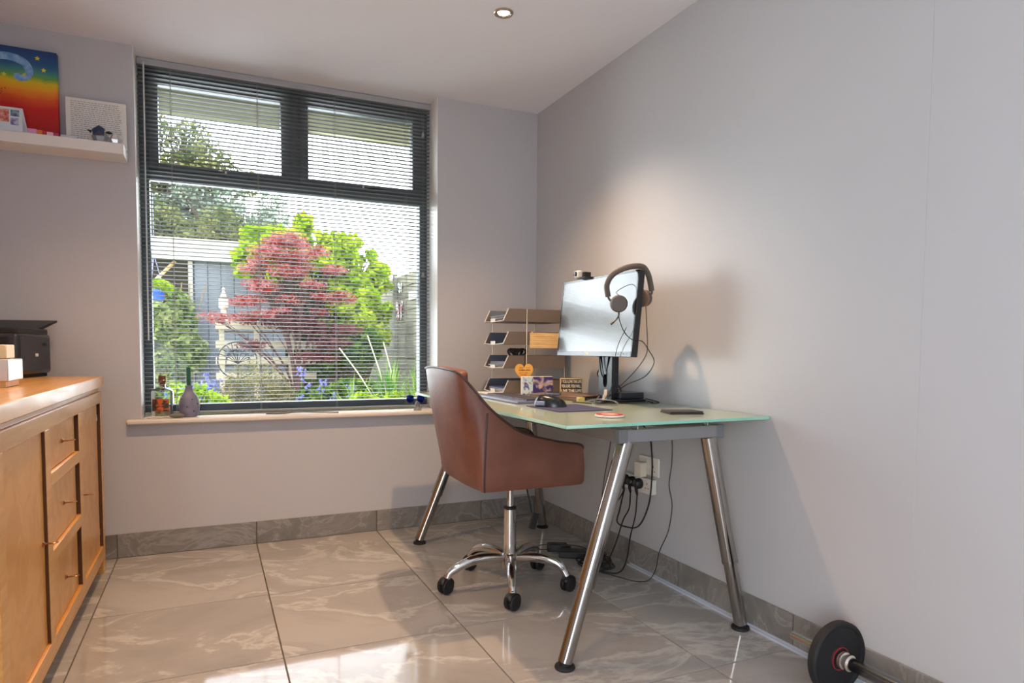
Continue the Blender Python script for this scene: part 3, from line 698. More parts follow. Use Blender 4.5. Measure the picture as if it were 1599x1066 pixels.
# headset over the near top corner of the monitor
hs = thing('headset', (-.21, -1.33, 1.33), 'grey over-ear headset with microphone boom hung over the near top corner of the monitor', 'headset')
m_hs = mat('headset_grey', srgb(96, 86, 80), .55); m_hp = mat('earpad', srgb(130, 108, 90), .6)
LC = Vector((-.285, -1.325, 1.185)); RC = Vector((-.135, -1.285, 1.215))
arc = spline([(-.305, -1.275, 1.215), (-.310, -1.272, 1.262), (-.293, -1.285, 1.302), (-.262, -1.312, 1.326), (-.222, -1.335, 1.337), (-.186, -1.345, 1.334), (-.155, -1.335, 1.31), (-.135, -1.325, 1.275), (-.123, -1.318, 1.245)], 6)
b = MB(); b.tube(arc, .0115, 10)
b.build('headband', m_hs, hs, label='padded grey headband')
MB().tube(spline([(-.305, -1.275, 1.217), (-.303, -1.28, 1.205), (-.297, -1.29, 1.195)], 4), .0045, 8).tube(spline([(-.124, -1.318, 1.247), (-.119, -1.315, 1.235), (-.122, -1.305, 1.225)], 4), .0045, 8).build('yoke', m_hs, hs)
ax = Vector((-.45, -.85, -.05)).normalized()
b = MB().lathe([(.001, .015), (.030, .0145), (.034, .008), (.034, -.006), (.031, -.008)], LC, ax, 28); b.build('ear_cup', m_hs, hs)
MB().lathe([(.030, -.007), (.035, -.009), (.035, -.020), (.022, -.024), (.001, -.018)], LC, ax, 28, cap=False).build('ear_pad', m_hp, hs)
ax2 = Vector((.93, .25, .1)).normalized()
MB().lathe([(.001, .015), (.030, .0145), (.034, .008), (.034, -.004), (.031, -.006)], RC, ax2, 28).build('ear_cup', m_hs, hs)
MB().lathe([(.030, -.006), (.035, -.008), (.035, -.019), (.022, -.023), (.001, -.018)], RC, ax2, 28, cap=False).build('ear_pad', m_hp, hs)
MB().tube(spline([LC+Vector((-.004, -.004, -.025)), LC+Vector((-.004, -.004, -.05)), LC+Vector((-.02, .0, -.07)), LC+Vector((-.035, .005, -.083))], 5), [.0035]*12+[.0055]*4, 8).build('microphone_boom', m_hs, hs)
MB().tube(spline([LC+Vector((.003, 0, .03)), (-.28, -1.30, 1.235), (-.24, -1.325, 1.262), (-.195, -1.325, 1.263), (-.16, -1.31, 1.25), RC+Vector((0, 0, .03))], 6), .0013, 6).build('link_cord', m_rub, hs)

def cable(name, pts, r, lab, cat='cable', grp=None, mt=None, n=8):
    o = MB().tube(spline(pts, n), r, 6).build(name, mt or m_rub, smooth=60)
    return tag(o, lab, cat, grp)
cable('headset_cable', [(-.128, -1.287, 1.19), (-.12, -1.285, 1.10), (-.115, -1.285, 1.03), (-.11, -1.27, .98), (-.12, -1.22, .92), (-.15, -1.17, .86), (-.2, -1.13, .80), (-.245, -1.12, .776)], .0016, 'thin black cable hanging from the right ear cup of the headset to the desk')
cable('headset_cable', [LC+Vector((0, 0, -.03)), (-.285, -1.33, 1.12), (-.27, -1.345, 1.07), (-.262, -1.39, 1.04), (-.225, -1.40, 1.035), (-.17, -1.37, 1.0), (-.12, -1.34, .95), (-.12, -1.28, .89), (-.16, -1.20, .85), (-.21, -1.15, .80), (-.25, -1.14, .777)], .0018, 'dark cable looping from the left ear cup round the monitor side with an inline clip')
cable('monitor_cable', [(-.15, -.975, .985), (-.15, -.98, .93), (-.165, -.975, .885), (-.14, -1.0, .85), (-.12, -1.03, .80), (-.12, -1.05, .786)], .0032, 'thick black cable dropping behind the left side of the monitor stand')
cable('monitor_cable', [(-.19, -1.03, 1.0), (-.19, -1.035, .94), (-.192, -1.055, .89), (-.17, -1.06, .865), (-.11, -1.065, .84), (-.09, -1.07, .786)], .0028, 'black cable running through the oval hole of the monitor stand')
cable('usb_cable', [(-.22, -1.2, .97), (-.215, -1.195, .93), (-.215, -1.185, .86), (-.23, -1.17, .80), (-.245, -1.165, .776)], .0016, 'thin dark cable hanging from the monitor underside right of its stand')
cable('usb_cable', [(-.262, -1.345, 1.09), (-.263, -1.29, 1.02), (-.263, -1.265, .95), (-.255, -1.24, .86), (-.26, -1.2, .80), (-.27, -1.19, .776)], .0014, 'thin grey cable falling in front of the screen edge to the desk')
cable('grey_cable', [(-.25, -1.13, .80), (-.30, -1.17, .777), (-.34, -1.23, .7745), (-.31, -1.30, .7745), (-.26, -1.29, .7745), (-.24, -1.23, .785), (-.28, -1.18, .79), (-.30, -1.10, .776)], .0026, 'light grey cable coiled in a loop on the glass in front of the monitor stand', mt=m_alu)
cable('desk_cable', [(-.36, -1.09, .7748), (-.33, -1.2, .7748), (-.27, -1.24, .7748), (-.2, -1.23, .7748), (-.13, -1.24, .7748), (-.06, -1.25, .7748), (-.03, -1.20, .7748), (-.02, -1.12, .7748)], .002, 'black cable lying on the glass in front of the black box')
cable('desk_cable', [(-.03, -1.16, .785), (-.018, -1.20, .78), (-.02, -1.24, .776), (-.04, -1.265, .7748), (-.08, -1.27, .7748)], .0022, 'black cable curving out of the right end of the black box')
b = MB().obox((-.232, -1.15, .806), (.35, .45, .8), (.8, -.6, 0), (0, 0, 1), .022, .008, .006).obox((-.25, -1.165, .789), (.35, .45, .8), (.8, -.6, 0), (0, 0, 1), .018, .006, .005)
tag(b.build('cable_clip', m_alu, bev=.002), 'grey plastic clip gathering cables beside the monitor stand', 'clip')
tag(MB().box(-.345, -.315, -1.12, -1.095, DZ+.0028, DZ+.022).build('cable_plug', mat('yellow_plug', srgb(196, 180, 110), .5), bev=.003), 'small yellow-brown plug on the glass at the foot of the monitor stand', 'plug')

# desk things
tag(MB().box(-.155, -.035, -1.155, -.99, DZ+.0128, DZ+.040).build('black_box', mat('box_dark', srgb(44, 46, 54), .3, .3), bev=.003), 'flat black electronics box beside the monitor stand against the wall', 'box')
kb = thing('keyboard', (-.53, -.87, DZ), 'dark keyboard with blue-grey palm edge left of the mouse', 'keyboard')
MB().box(-.625, -.455, -1.10, -.645, DZ, DZ+.012).build('case', mat('kb_case', srgb(112, 118, 150), .35), kb, bev=.003)
m_key = mat('key_dark', srgb(56, 54, 60), .45); kk = MB()
for i in range(5):
    y = -.655
    nk = 18
    for j in range(nk):
        yy = -.655-j*.0243; kk_w = .0215
        MBk = MB().box(-.475-i*.0215-.019, -.475-i*.0215, yy-kk_w, yy, DZ+.0122, DZ+.018)
        if i == 0 and j == 0:
            k0 = MBk.build('key', m_key, kb, bev=.0012, smooth=0)
        else:
            o = k0.copy(); C.objects.link(o); o.location = (-i*.0215, -j*.0243, 0)
            o.parent = kb; o.matrix_parent_inverse = k0.matrix_parent_inverse
ms = tag(MB().box(-.635, -.405, -1.475, -1.20, DZ, DZ+.003).build('mouse_mat', mat('mat_blue', srgb(66, 68, 104), .7), bev=.0012), 'dark blue mouse mat under the black mouse', 'mat')
t = thing('mouse', (-.57, -1.27, DZ+.0035), 'sculpted black computer mouse on the blue mat', 'mouse')
b = MB(); m_ = 10; nn2 = 18; M0 = Vector((-.565, -1.275, DZ+.0035)); dd = Vector((.75, -.66, 0)).normalized(); qq = Vector((-dd.y, dd.x, 0))
vs = []
for i in range(m_+1):
    a = (math.pi/2)*i/m_
    for k in range(nn2):
        th = 2*math.pi*k/nn2; L_ = .066*math.cos(th)*math.cos(a)**.6 if i < m_ else 0; W_ = (.044+.004*math.cos(2*th))*math.sin(th)*math.cos(a)**.6 if i < m_ else 0
        zz = .043*math.sin(a)*(1-.25*(L_/.06))
        vs.append(M0+dd*L_+qq*W_+Vector((0,0,zz)))
fs = [(i*nn2+k, i*nn2+(k+1) % nn2, (i+1)*nn2+(k+1) % nn2, (i+1)*nn2+k) for i in range(m_) for k in range(nn2)]+[tuple(reversed(range(nn2)))]
b.add(vs, fs).build('body', mat('mouse_black', srgb(26, 30, 34), .25), t, recalc=True, smooth=60)
MB().lathe([(.009, -.004), (.009, .004)], M0-dd*.036+Vector((0,0,.035)), qq, 14).build('wheel', m_rub, t)
MB().obox(M0-qq*.0415-dd*.03+Vector((0,0,.014)), dd, qq, (0,0,1), .018, .004, .009).build('thumb_button', mat('mouse_silver', srgb(150, 160, 190), .3, .4), t, bev=.003, label='silver side grip')

t = thing('drinks_coaster', (-.55, -1.68, DZ), 'round white coaster with red top at the near corner of the glass desk', 'coaster')
MB().lathe([(.047, 0), (.05, .002), (.05, .006), (.046, .008)], (-.548, -1.675, DZ), n=40).build('base', m_white, t)
MB().lathe([(.046, .0081), (.046, .0095), (.031, .0095), (.031, .0083)], (-.548, -1.675, DZ), n=40, cap=False).build('rim', mat('coaster_red', srgb(200, 66, 58), .45), t)
MB().lathe([(.030, .0082), (.030, .009), (.0005, .009)], (-.548, -1.675, DZ), n=32).build('centre', mat('coaster_pink', srgb(226, 150, 140), .5, col2=srgb(240, 210, 200), nscale=60), t)
o = MB().lathe([(.042, 0), (.045, .002), (.045, .012), (.042, .014)], (-.60, -.46, DZ), n=36).build('drinks_coaster', mat('bright_red', srgb(214, 22, 26), .35))
tag(o, 'bright red round coaster on the far left of the desk beside the chair back', 'coaster')
tag(MB().box(-.66, -.45, -.58, -.29, DZ, DZ+.0012).build('paper_sheet', m_paper, smooth=0).copy() if False else MB().box(-.52, -.44, -.60, -.30, DZ, DZ+.0012).build('paper_sheet', m_paper, smooth=0), 'loose white sheet of paper in front of the lowest letter tray', 'paper')
tag(MB().box(-.62, -.57, -.345, -.28, DZ, DZ+.055).build('dark_box', mat('navy', srgb(44, 48, 72), .5), bev=.004), 'small navy box at the far left end of the desk behind the chair', 'box')
b = MB(); cw0 = Vector((-.23, -1.66, DZ)); 
t = thing('wallet', (-.23, -1.66, DZ), 'flat dark leather wallet lying near the right corner of the glass desk', 'wallet')
m_wal = mat('dark_leather', srgb(58, 54, 52), .5, bump=.3, bscale=120)
for k, z in enumerate((0, .0055)):
    MB().obox(cw0+Vector((.0, 0, z+.0025)), (.96, -.25, 0), (.25, .96, 0), (0,0,1), .064-.002*k, .047-.002*k, .0024).build('flap', m_wal, t, bev=.0015)

# closed laptop with phone and letter board
t = thing('laptop', (-.23, -.95, DZ), 'closed brown-grey laptop lying under the phone in front of the letter board', 'laptop')
m_lap = mat('laptop_bronze', srgb(140, 118, 104), .35, .4)
lx, ly = Vector((.93, .36, 0)).normalized(), Vector((-.36, .93, 0)).normalized(); lc = Vector((-.255, -.86, DZ))
MB().obox(lc+Vector((0,0,.0068)), lx, ly, (0,0,1), .115, .15, .0058).build('base', m_lap, t, bev=.003)
MB().obox(lc+Vector((0,0,.0165)), lx, ly, (0,0,1), .115, .15, .0034).build('lid', m_lap, t, bev=.003)
ph = thing('phone', (-.3, -.84, DZ+.02), 'dark smartphone lying face up on the closed laptop', 'phone')
pc = Vector((-.335, -.865, DZ+.0206))
MB().obox(pc+Vector((0,0,.0045)), Vector((.5, .86, 0)), Vector((.86, -.5, 0)), (0,0,1), .072, .036, .0042).build('body', mat('phone_grey', srgb(96, 102, 120), .3, .5), ph, bev=.003)
MB().obox(pc+Vector((0,0,.0090)), Vector((.5, .86, 0)), Vector((.86, -.5, 0)), (0,0,1), .069, .033, .0003).build('screen', m_blackg, ph, smooth=0)

lbx = thing('letter_board', (-.13, -.66, DZ), 'small wooden peg letter board with cream letters and black side, standing behind the laptop', 'sign')
la, lbv = Vector((.90, -.43, 0)).normalized(), Vector((.43, .90, 0)).normalized()
c0 = Vector((-.113, -.640, DZ+.0415))
MB().obox(c0+lbv*.022, la, lbv, (0,0,1), .057, .02, .0405).build('case', m_black, lbx, bev=.002)
MB().obox(c0, la, lbv, (0,0,1), .057, .0025, .0405).build('front_panel', mat('panel_dark', srgb(70, 56, 46), .6), lbx)
fr_ = MB()
fr_.obox(c0+Vector((0,0,.038))-lbv*.004, la, lbv, (0,0,1), .058, .004, .003).obox(c0-Vector((0,0,.038))-lbv*.004, la, lbv, (0,0,1), .058, .004, .003).obox(c0+la*.0555-lbv*.004, la, lbv, (0,0,1), .003, .004, .040).obox(c0-la*.0555-lbv*.004, la, lbv, (0,0,1), .003, .004, .040)
fr_.build('frame', m_tan, lbx, bev=.001)
m_cream = mat('cream_letters', srgb(238, 226, 196), .5)
for i, txt in enumerate(('I YOU LOVE THE LIFE', 'YOU LIVE. YOU WILL.', 'LIVE THE LIFE')):
    cu = bpy.data.curves.new('letters', 'FONT'); cu.body = txt; cu.size = .021; cu.align_x = 'CENTER'; cu.align_y = 'CENTER'; cu.extrude = .0008; cu.space_character = .98; cu.offset = .0006
    o = bpy.data.objects.new('letters', cu); C.objects.link(o); cu.materials.append(m_cream)
    bpy.context.view_layer.update(); wd = o.dimensions.x or .2
    Mx = Matrix.Identity(4); s_ = .100/wd
    pz = c0-lbv*.0036+Vector((0,0,.0235-.0235*i))
    for r in range(3):
        Mx[r][0] = la[r]*s_; Mx[r][1] = (0, 0, 1)[r]*.95; Mx[r][2] = -lbv[r]; Mx[r][3] = pz[r]
    me_ = bpy.data.meshes.new_from_object(o.evaluated_get(bpy.context.evaluated_depsgraph_get())); bpy.data.objects.remove(o)
    o = bpy.data.objects.new('letters', me_); C.objects.link(o)
    if not me_.materials: me_.materials.append(m_cream)
    o.parent = lbx; o.matrix_parent_inverse = Matrix.Translation(lbx.location).inverted(); o.matrix_basis = Mx

# photo cube
t = thing('photo_block', (-.35, -.62, DZ), 'small photo block printed in violet and peach, standing before the lowest letter tray', 'photo')
pa, pb = Vector((.98, -.18, 0)).normalized(), Vector((.18, .98, 0)).normalized(); p0 = Vector((-.305, -.645, DZ+.047))
MB().obox(p0+pb*.02, pa, pb, (0,0,1), .078, .0195, .046).build('block', m_white, t, bev=.002)
MB().obox(p0-pa*.052, pa, pb, (0,0,1), .0255, .0006, .0445).build('left_photo', mat('photo_pale', srgb(200, 216, 216), .35, col2=srgb(92, 84, 140), nscale=28, lo=.5, hi=.62, wave=1), t, smooth=0, label='pale blue photo strip')
MB().obox(p0+pa*.026, pa, pb, (0,0,1), .0515, .0006, .0445).build('right_photo', mat('photo_violet', srgb(60, 46, 110), .35, col2=srgb(206, 178, 164), nscale=17, lo=.46, hi=.6, wave=.8), t, smooth=0, label='violet and peach photo')

# letter trays
lt = thing('letter_tray_rack', (-.26, -.375, DZ), 'four-tier taupe metal letter tray rack at the window end of the desk', 'letter tray')
TX0, TX1, TY0, TY1 = -.43, -.075, -.50, -.25
for i, z in enumerate((1.140, 1.023, .902, DZ+.002)):
    h = .066; b = MB(); x0 = TX0+.028
    for y in (TY0, TY1-.002):
        b.prism([(TX0, z), (TX1, z), (TX1, z+h), (x0, z+h)], y, y+.002, lambda x, zz, yy: (x, yy, zz))
    b.box(TX0, TX1, TY0+.002, TY1-.002, z, z+.002).box(TX1-.002, TX1, TY0+.002, TY1-.002, z+.002, z+h)
    tr_ = b.build('tray', m_tray, lt, smooth=0)
    MB().box(x0+.002, TX1-.003, TY1-.0045, TY1-.0025, z+.003, z+h-.002).build('tray_lining', m_trayin, tr_, smooth=0, label='dark inside of the tray')
    e_ = MB().tube([(x0, TY1-.001, z+h), (TX0-.001, TY1-.001, z+.006), (TX0-.008, (TY0+TY1)/2, z), (TX0-.001, TY0+.001, z+.006), (x0, TY0+.001, z+h)], .0024, 6)
    e_.build('tray_lip', m_white, tr_, label='white front lip')
    MB().box(TX0-.006, TX0-.004, (TY0+TY1)/2-.03, (TY0+TY1)/2+.03, z+.002, z+.018).build('label_holder', m_wplas, tr_, bev=.001)
    lc_ = ('top', 'second', 'third', 'lowest')[i]
    npap = (4, 0, 6, 5)[i]
    for k in range(npap):
        random.seed(i*10+k); a = random.uniform(-.06, .06); zz = z+.0035+k*.0052+(0 if i != 0 else .012)
        ax_ = Vector((math.cos(a), math.sin(a), (.0)))
        o = MB().obox((-.26+random.uniform(-.012, .006), -.375+random.uniform(-.008, .008), zz+.0014), ax_, (-ax_.y, ax_.x, 0), (0,0,1), .148, .105, .0012).build('paper_sheaf', m_paperb if (i == 3 and k == 4) else m_paper, smooth=0)
        tag(o, 'white papers stacked in the %s letter tray' % lc_ if not (i == 3 and k == 4) else 'blue folder on the papers of the lowest letter tray', 'paper', 'papers in the %s tray' % lc_ if not (i == 3 and k == 4) else None)
b = MB()
tops = [(-.30, TY0-.003), (-.385, TY1+.003), (-.13, TY1+.003), (TX1+.003, TY0+.01)]
for x, y in tops: b.cyl((x, y, DZ), (x, y, 1.205), .0026, n=8)
b.build('rod', mat('rod_brass', srgb(190, 176, 150), .3, .8), lt, label='thin metal upright rod')
o = MB()
for k in range(4): o.box(-.285, -.095, TY0-.012-.0015*(k % 2), TY0-.004, 1.008+.0198*k, 1.008+.0198*k+.0185)
bd = thing('slatted_plaque', (-.19, -.51, 1.0), 'pale slatted wooden plaque hooked on the side of the second letter tray', 'plaque')
for k in range(4): MB().box(-.285, -.095, TY0-.0125, TY0-.004, 1.006+.0198*k, 1.006+.0198*k+.0188).build('slat', m_tan, bd, bev=.001)
for x in (-.27, -.11): MB().box(x-.004, x+.004, TY0-.004, TY0+.0045, 1.0895, 1.0915).box(x-.004, x+.004, TY0-.0038, TY0-.0025, 1.01, 1.0915).build('hook', m_tan, bd)
# black crumpled bow on the third tray
t = thing('black_bow', (-.32, -.42, .97), 'black looped ribbon bow lying on top of the third letter tray', 'ribbon')
random.seed(5); b = MB()
for k in range(7):
    a = k*.9; L_ = random.uniform(.02, .04); c_ = Vector((-.325, -.45, .94))
    b.tube(spline([c_, c_+Vector((L_*math.cos(a), L_*.3*math.sin(a), .03+.012*math.sin(a*2))), c_+Vector((L_*1.5*math.cos(a), L_*.5*math.sin(a), .048)), c_+Vector((L_*math.cos(a+.5), L_*.4*math.sin(a+.5), .06)), c_+Vector((0, 0, .045))], 5), .006, 6)
b.build('loops', m_rub, t)
# heart
hp = []
for k in range(48):
    a = 2*math.pi*k/48; hp.append((16*math.sin(a)**3/34, (13*math.cos(a)-5*math.cos(2*a)-2*math.cos(3*a)-math.cos(4*a))/34))
ht = thing('heart_plaque', (-.31, -.52, .90), 'orange wooden heart with brown lettering hanging from the letter tray rack', 'plaque')
HC = Vector((-.322, -.522, .885))
MB().prism(hp, 0, .004, lambda x, y, z: (HC.x+x*.108, HC.y+z, HC.z+y*.115)).build('heart', m_heart, ht, smooth=30, bev=.001)
MB().tube([(HC.x, HC.y+.002, HC.z+.02), (HC.x+.01, TY0-.006, 1.0), (HC.x+.02, TY0-.005, 1.02)], .0014, 5).build('string', m_rub, ht)
random.seed(3); b = MB()
for (x0, x1, z, hgt) in ((-.028, -.004, .020, .005), (.008, .03, .020, .003), (-.03, .034, .008, .009), (-.028, .02, -.006, .004), (-.02, .012, -.016, .004), (-.008, .008, -.026, .004)):
    x = x0
    while x < x1:
        wd = random.uniform(.001, .0018); hh_ = hgt*random.uniform(.6, 1)
        b.box(HC.x+x, HC.x+x+wd, HC.y-.0008, HC.y, HC.z+z-hh_/2, HC.z+z+hh_/2); x += wd+random.uniform(.0008, .0022)
b.build('lettering', m_ink, ht, smooth=0)

# ------------------------------------------------------------------ wall sockets, plugs and cables under the desk
m_hole = mat('socket_hole', srgb(40, 38, 36), .8)
def socket_face(b, h, y, z, x=-.0125, s=1):
    h.box(x-.0006, x, y-.002, y+.002, z+.008, z+.016).box(x-.0006, x, y-.013, y-.007, z-.010, z-.006).box(x-.0006, x, y+.007, y+.013, z-.010, z-.006)
ws = thing('wall_socket', (0, -1.16, .485), 'white double wall socket on the right wall under the desk', 'socket')
MB().box(-.0105, -.0008, -1.238, -1.092, .443, .527).build('face_plate', m_wplas, ws, bev=.003)
h = MB(); socket_face(None, h, -1.20, .473, -.0107); socket_face(None, h, -1.13, .473, -.0107); h.build('pin_holes', m_hole, ws, smooth=0)
for y in (-1.178, -1.152): MB().box(-.014, -.0105, y-.006, y+.006, .496, .514).build('switch', m_wplas, ws, bev=.001)
tag(MB().box(-.046, -.0112, -1.155, -1.105, .432, .498).build('usb_charger', mat('charger_cream', srgb(232, 224, 206), .4), bev=.004), 'cream box charger plugged into the left side of the double wall socket', 'plug')
sb2 = thing('socket_adaptor', (-.02, -1.07, .40), 'white multi-way socket block below the double wall socket holding three black plugs', 'socket')
MB().box(-.034, -.0008, -1.215, -.965, .362, .430).build('body', m_wplas, sb2, bev=.004)
h = MB(); socket_face(None, h, -1.188, .397, -.0342); h.build('pin_holes', m_hole, sb2, smooth=0)
for i, (y, lab) in enumerate(((-1.035, 'leftmost of three black plugs in the white socket block'), (-1.086, 'middle black plug in the white socket block'), (-1.138, 'black plug nearest the camera in the white socket block'))):
    t = thing('mains_plug', (-.05, y, .40), lab, 'plug')
    MB().lathe([(.0235, 0), (.0245, .006), (.022, .022), (.016, .03), (.001, .032)], (-.0345, y, .403), (-1, 0, 0), 14).build('body', m_black, t)
    MB().tube([(-.055, y, .392), (-.055, y, .372), (-.05, y, .352)], [.008, .007, .0045], 8).build('cord_grip', m_rub, t)
cable('mains_cable', [(-.05, -1.035, .352), (-.05, -1.02, .31), (-.05, -1.0, .25), (-.055, -.99, .195), (-.06, -1.06, .19), (-.04, -1.14, .21), (-.035, -1.205, .32), (-.035, -1.225, .45), (-.04, -1.228, .55), (-.06, -1.23, .64), (-.12, -1.22, .71)], .0034, 'thick black cable looping under the socket block and rising to the desk frame', n=6)
cable('mains_cable', [(-.052, -1.035, .352), (-.065, -1.0, .29), (-.09, -.92, .2), (-.10, -.93, .1), (-.11, -.97, .03), (-.13, -1.05, .005), (-.2, -1.0, .005)], .003, 'black cable falling from the far plug to the pile on the floor')
cable('mains_cable', [(-.05, -1.086, .352), (-.055, -1.085, .28), (-.07, -1.06, .22), (-.09, -1.04, .12), (-.12, -1.02, .03), (-.16, -1.02, .005), (-.22, -.93, .005), (-.2, -.86, .005)], .003, 'black cable falling from the middle plug to the floor')
cable('mains_cable', [(-.05, -1.138, .352), (-.055, -1.135, .26), (-.07, -1.12, .16), (-.09, -1.12, .05), (-.14, -1.13, .006), (-.20, -1.07, .006), (-.22, -1.0, .006), (-.18, -.95, .006)], .003, 'black cable falling from the near plug to the floor')
cable('thin_cable', [(-.10, -1.35, .74), (-.03, -1.345, .64), (-.02, -1.34, .53), (-.02, -1.325, .43), (-.02, -1.348, .345), (-.02, -1.325, .23), (-.025, -1.275, .13), (-.04, -1.27, .05), (-.07, -1.26, .004), (-.13, -1.24, .003), (-.18, -1.13, .003), (-.23, -1.02, .003)], .0018, 'thin black cable hanging along the right wall and trailing over the floor tiles', n=6)
cable('thin_cable', [(-.12, -.92, .74), (-.06, -.93, .62), (-.05, -.90, .5), (-.06, -.88, .38), (-.08, -.88, .2), (-.1, -.93, .06), (-.13, -1.0, .01), (-.19, -.96, .01), (-.17, -.88, .01)], .002, 'thin dark cable dropping behind the near desk leg to the cable pile', n=6)
for i, (cx2, cy2, rx, ry, a0, lab) in enumerate(((-.17, -.98, .09, .06, 0, 'largest black cable coil on the floor beneath the sockets'), (-.19, -1.06, .075, .05, 1, 'black cable coil nearest the camera on the floor tiles'), (-.14, -.93, .06, .045, 2, 'small black cable coil beside the skirting under the desk'))):
    random.seed(i); P = []
    for k in range(26):
        a = a0+k*.52; q = 1-.15*random.random(); P.append((cx2+rx*q*math.cos(a), cy2+ry*q*math.sin(a), .008+.006*i+.0012*k*.5))
    cable('cable_coil', P, .0026, lab, n=4)
cable('adapter_cable', [(-.27, -.74, .02), (-.31, -.70, .012), (-.29, -.64, .012), (-.22, -.64, .012), (-.16, -.68, .012), (-.10, -.72, .008), (-.09, -.80, .008), (-.11, -.9, .01)], .0022, 'thin black cable looping behind the two power adapters on the floor')
for (c_, ax_, hx, hy, hz, lab) in (((-.225, -.715, .019), (.9, -.43, 0), .05, .025, .018, 'black power adapter on the floor, further from the camera'), ((-.20, -.83, .0165), (.82, -.57, 0), .065, .035, .0155, 'wider black power adapter on the floor, nearer the camera')):
    ax_ = Vector(ax_).normalized(); t = thing('power_adapter', (c_[0], c_[1], 0), lab, 'adapter')
    MB().obox(c_, ax_, (-ax_.y, ax_.x, 0), (0,0,1), hx, hy, hz).build('brick', m_black, t, bev=.004)
    MB().cyl(Vector(c_)+ax_*hx, Vector(c_)+ax_*(hx+.02), .006, .003, 8).build('cord_grip', m_rub, t)
ws2 = thing('wall_socket', (-.1, 0, .17), 'white wall socket low on the window wall behind the chair column', 'socket')
MB().box(-.155, -.045, -.0105, -.0008, .128, .208).build('face_plate', m_wplas, ws2, bev=.003)
# metal strip on the floor along the right skirting
b = MB().box(-.03, -.0125, -3.3, -1.04, 0.0004, .004).box(-.03, -.0275, -3.3, -1.04, .004, .009).box(-.0155, -.0125, -3.3, -1.04, .004, .012)
tag(b.build('metal_strip', mat('strip_alu', srgb(214, 220, 232), .25, .35), smooth=0), 'long aluminium channel strip lying on the floor against the right skirting', 'strip')

# ------------------------------------------------------------------ barbell by the right wall
bc = thing('barbell', (-.125, -2.6, 0), 'chrome barbell with black weight plates on the floor along the right wall', 'barbell')
BX, BZ = -.125, .1065
MB().lathe([(.0105, 0), (.0125, .002), (.0125, .16)], (BX, -2.09, BZ), (0, -1, 0), 24).build('sleeve', m_chrome, bc)
MB().lathe([(.0125, 0), (.018, .0), (.0185, .002), (.0185, .9), (.0185, 1.1)], (BX, -2.30, BZ), (0, -1, 0), 28).build('bar', mat('bar_steel', srgb(128, 130, 136), .2, 1), bc)
MB().lathe([(.013, 0), (.025, .002), (.025, .012), (.02, .015), (.02, .02), (.024, .022), (.024, .03), (.019, .034)], (BX, -2.272, BZ), (0, -1, 0), 28).build('collar', mat('collar_nickel', srgb(226, 218, 206), .2, .9), bc)
for y in (-2.24, -3.40):
    pl = MB().lathe([(.014, .001), (.032, .001), (.036, .005), (.09, .006), (.094, .001), (.101, .0), (.106, .006), (.106, .024), (.101, .03), (.094, .029), (.09, .024), (.036, .025), (.032, .029), (.014, .029)], (BX, y, BZ), (0, -1, 0), 56).build('weight_plate', m_rub, bc)
    MB().lathe([(.0315, .0292), (.0315, .0302), (.034, .0302), (.034, .0275)], (BX, y, BZ), (0, -1, 0), 40, cap=False).build('red_ring', mat('ring_red', srgb(150, 26, 34), .5), pl, label='thin red ring around the hub')
MB().lathe([(.0125, 0), (.0125, .16)], (BX, -3.41, BZ), (0, -1, 0), 20).build('sleeve', m_chrome, bc)

# ================================================================== garden outside the window
m_bounce_bed = mat('bounce_bed_pale', srgb(178, 168, 150), .95, col2=srgb(206, 198, 180), nscale=30)  # bed top made pale to bounce daylight up to the ceiling
structure('ground', MB().box(-30, 30, .3, 40, -.2, -.06), mat('lawn', srgb(96, 120, 60), .95, col2=srgb(128, 140, 84), nscale=2), smooth=0)
structure('ground_patio', MB().box(-14, XL-.2, -20, .3, -.2, -.06), mat('patio', srgb(150, 144, 134), .9), smooth=0)
tag(MB().box(-2.9, .43, .9, 4.3, -.059, .12).build('raised_bed', m_bounce_bed, smooth=0), 'low raised bed with an unseen top coloured pale to bounce light under the window planting', 'flower bed')
m_beam = mat('veranda_beam_paint', srgb(150, 146, 118), .6); m_soff = mat('veranda_soffit', srgb(84, 88, 54), .7)
vr = thing('veranda_roof', (-1, 1, 2.4), 'pale painted veranda beam with olive boarded soffit above the window outside', 'roof')
MB().box(-4.5, 3, .96, 1.04, 2.402, 2.522).build('beam', m_beam, vr, bev=.004)
for k in range(6): MB().box(-4.5, 3, .302+k*.11, .302+k*.11+.104, 2.54, 2.555).build('soffit_board', m_soff, vr, smooth=0)
MB().box(-4.5, 3, .302, 1.15, 2.556, 2.58).build('roof_sheet', m_soff, vr, smooth=0)

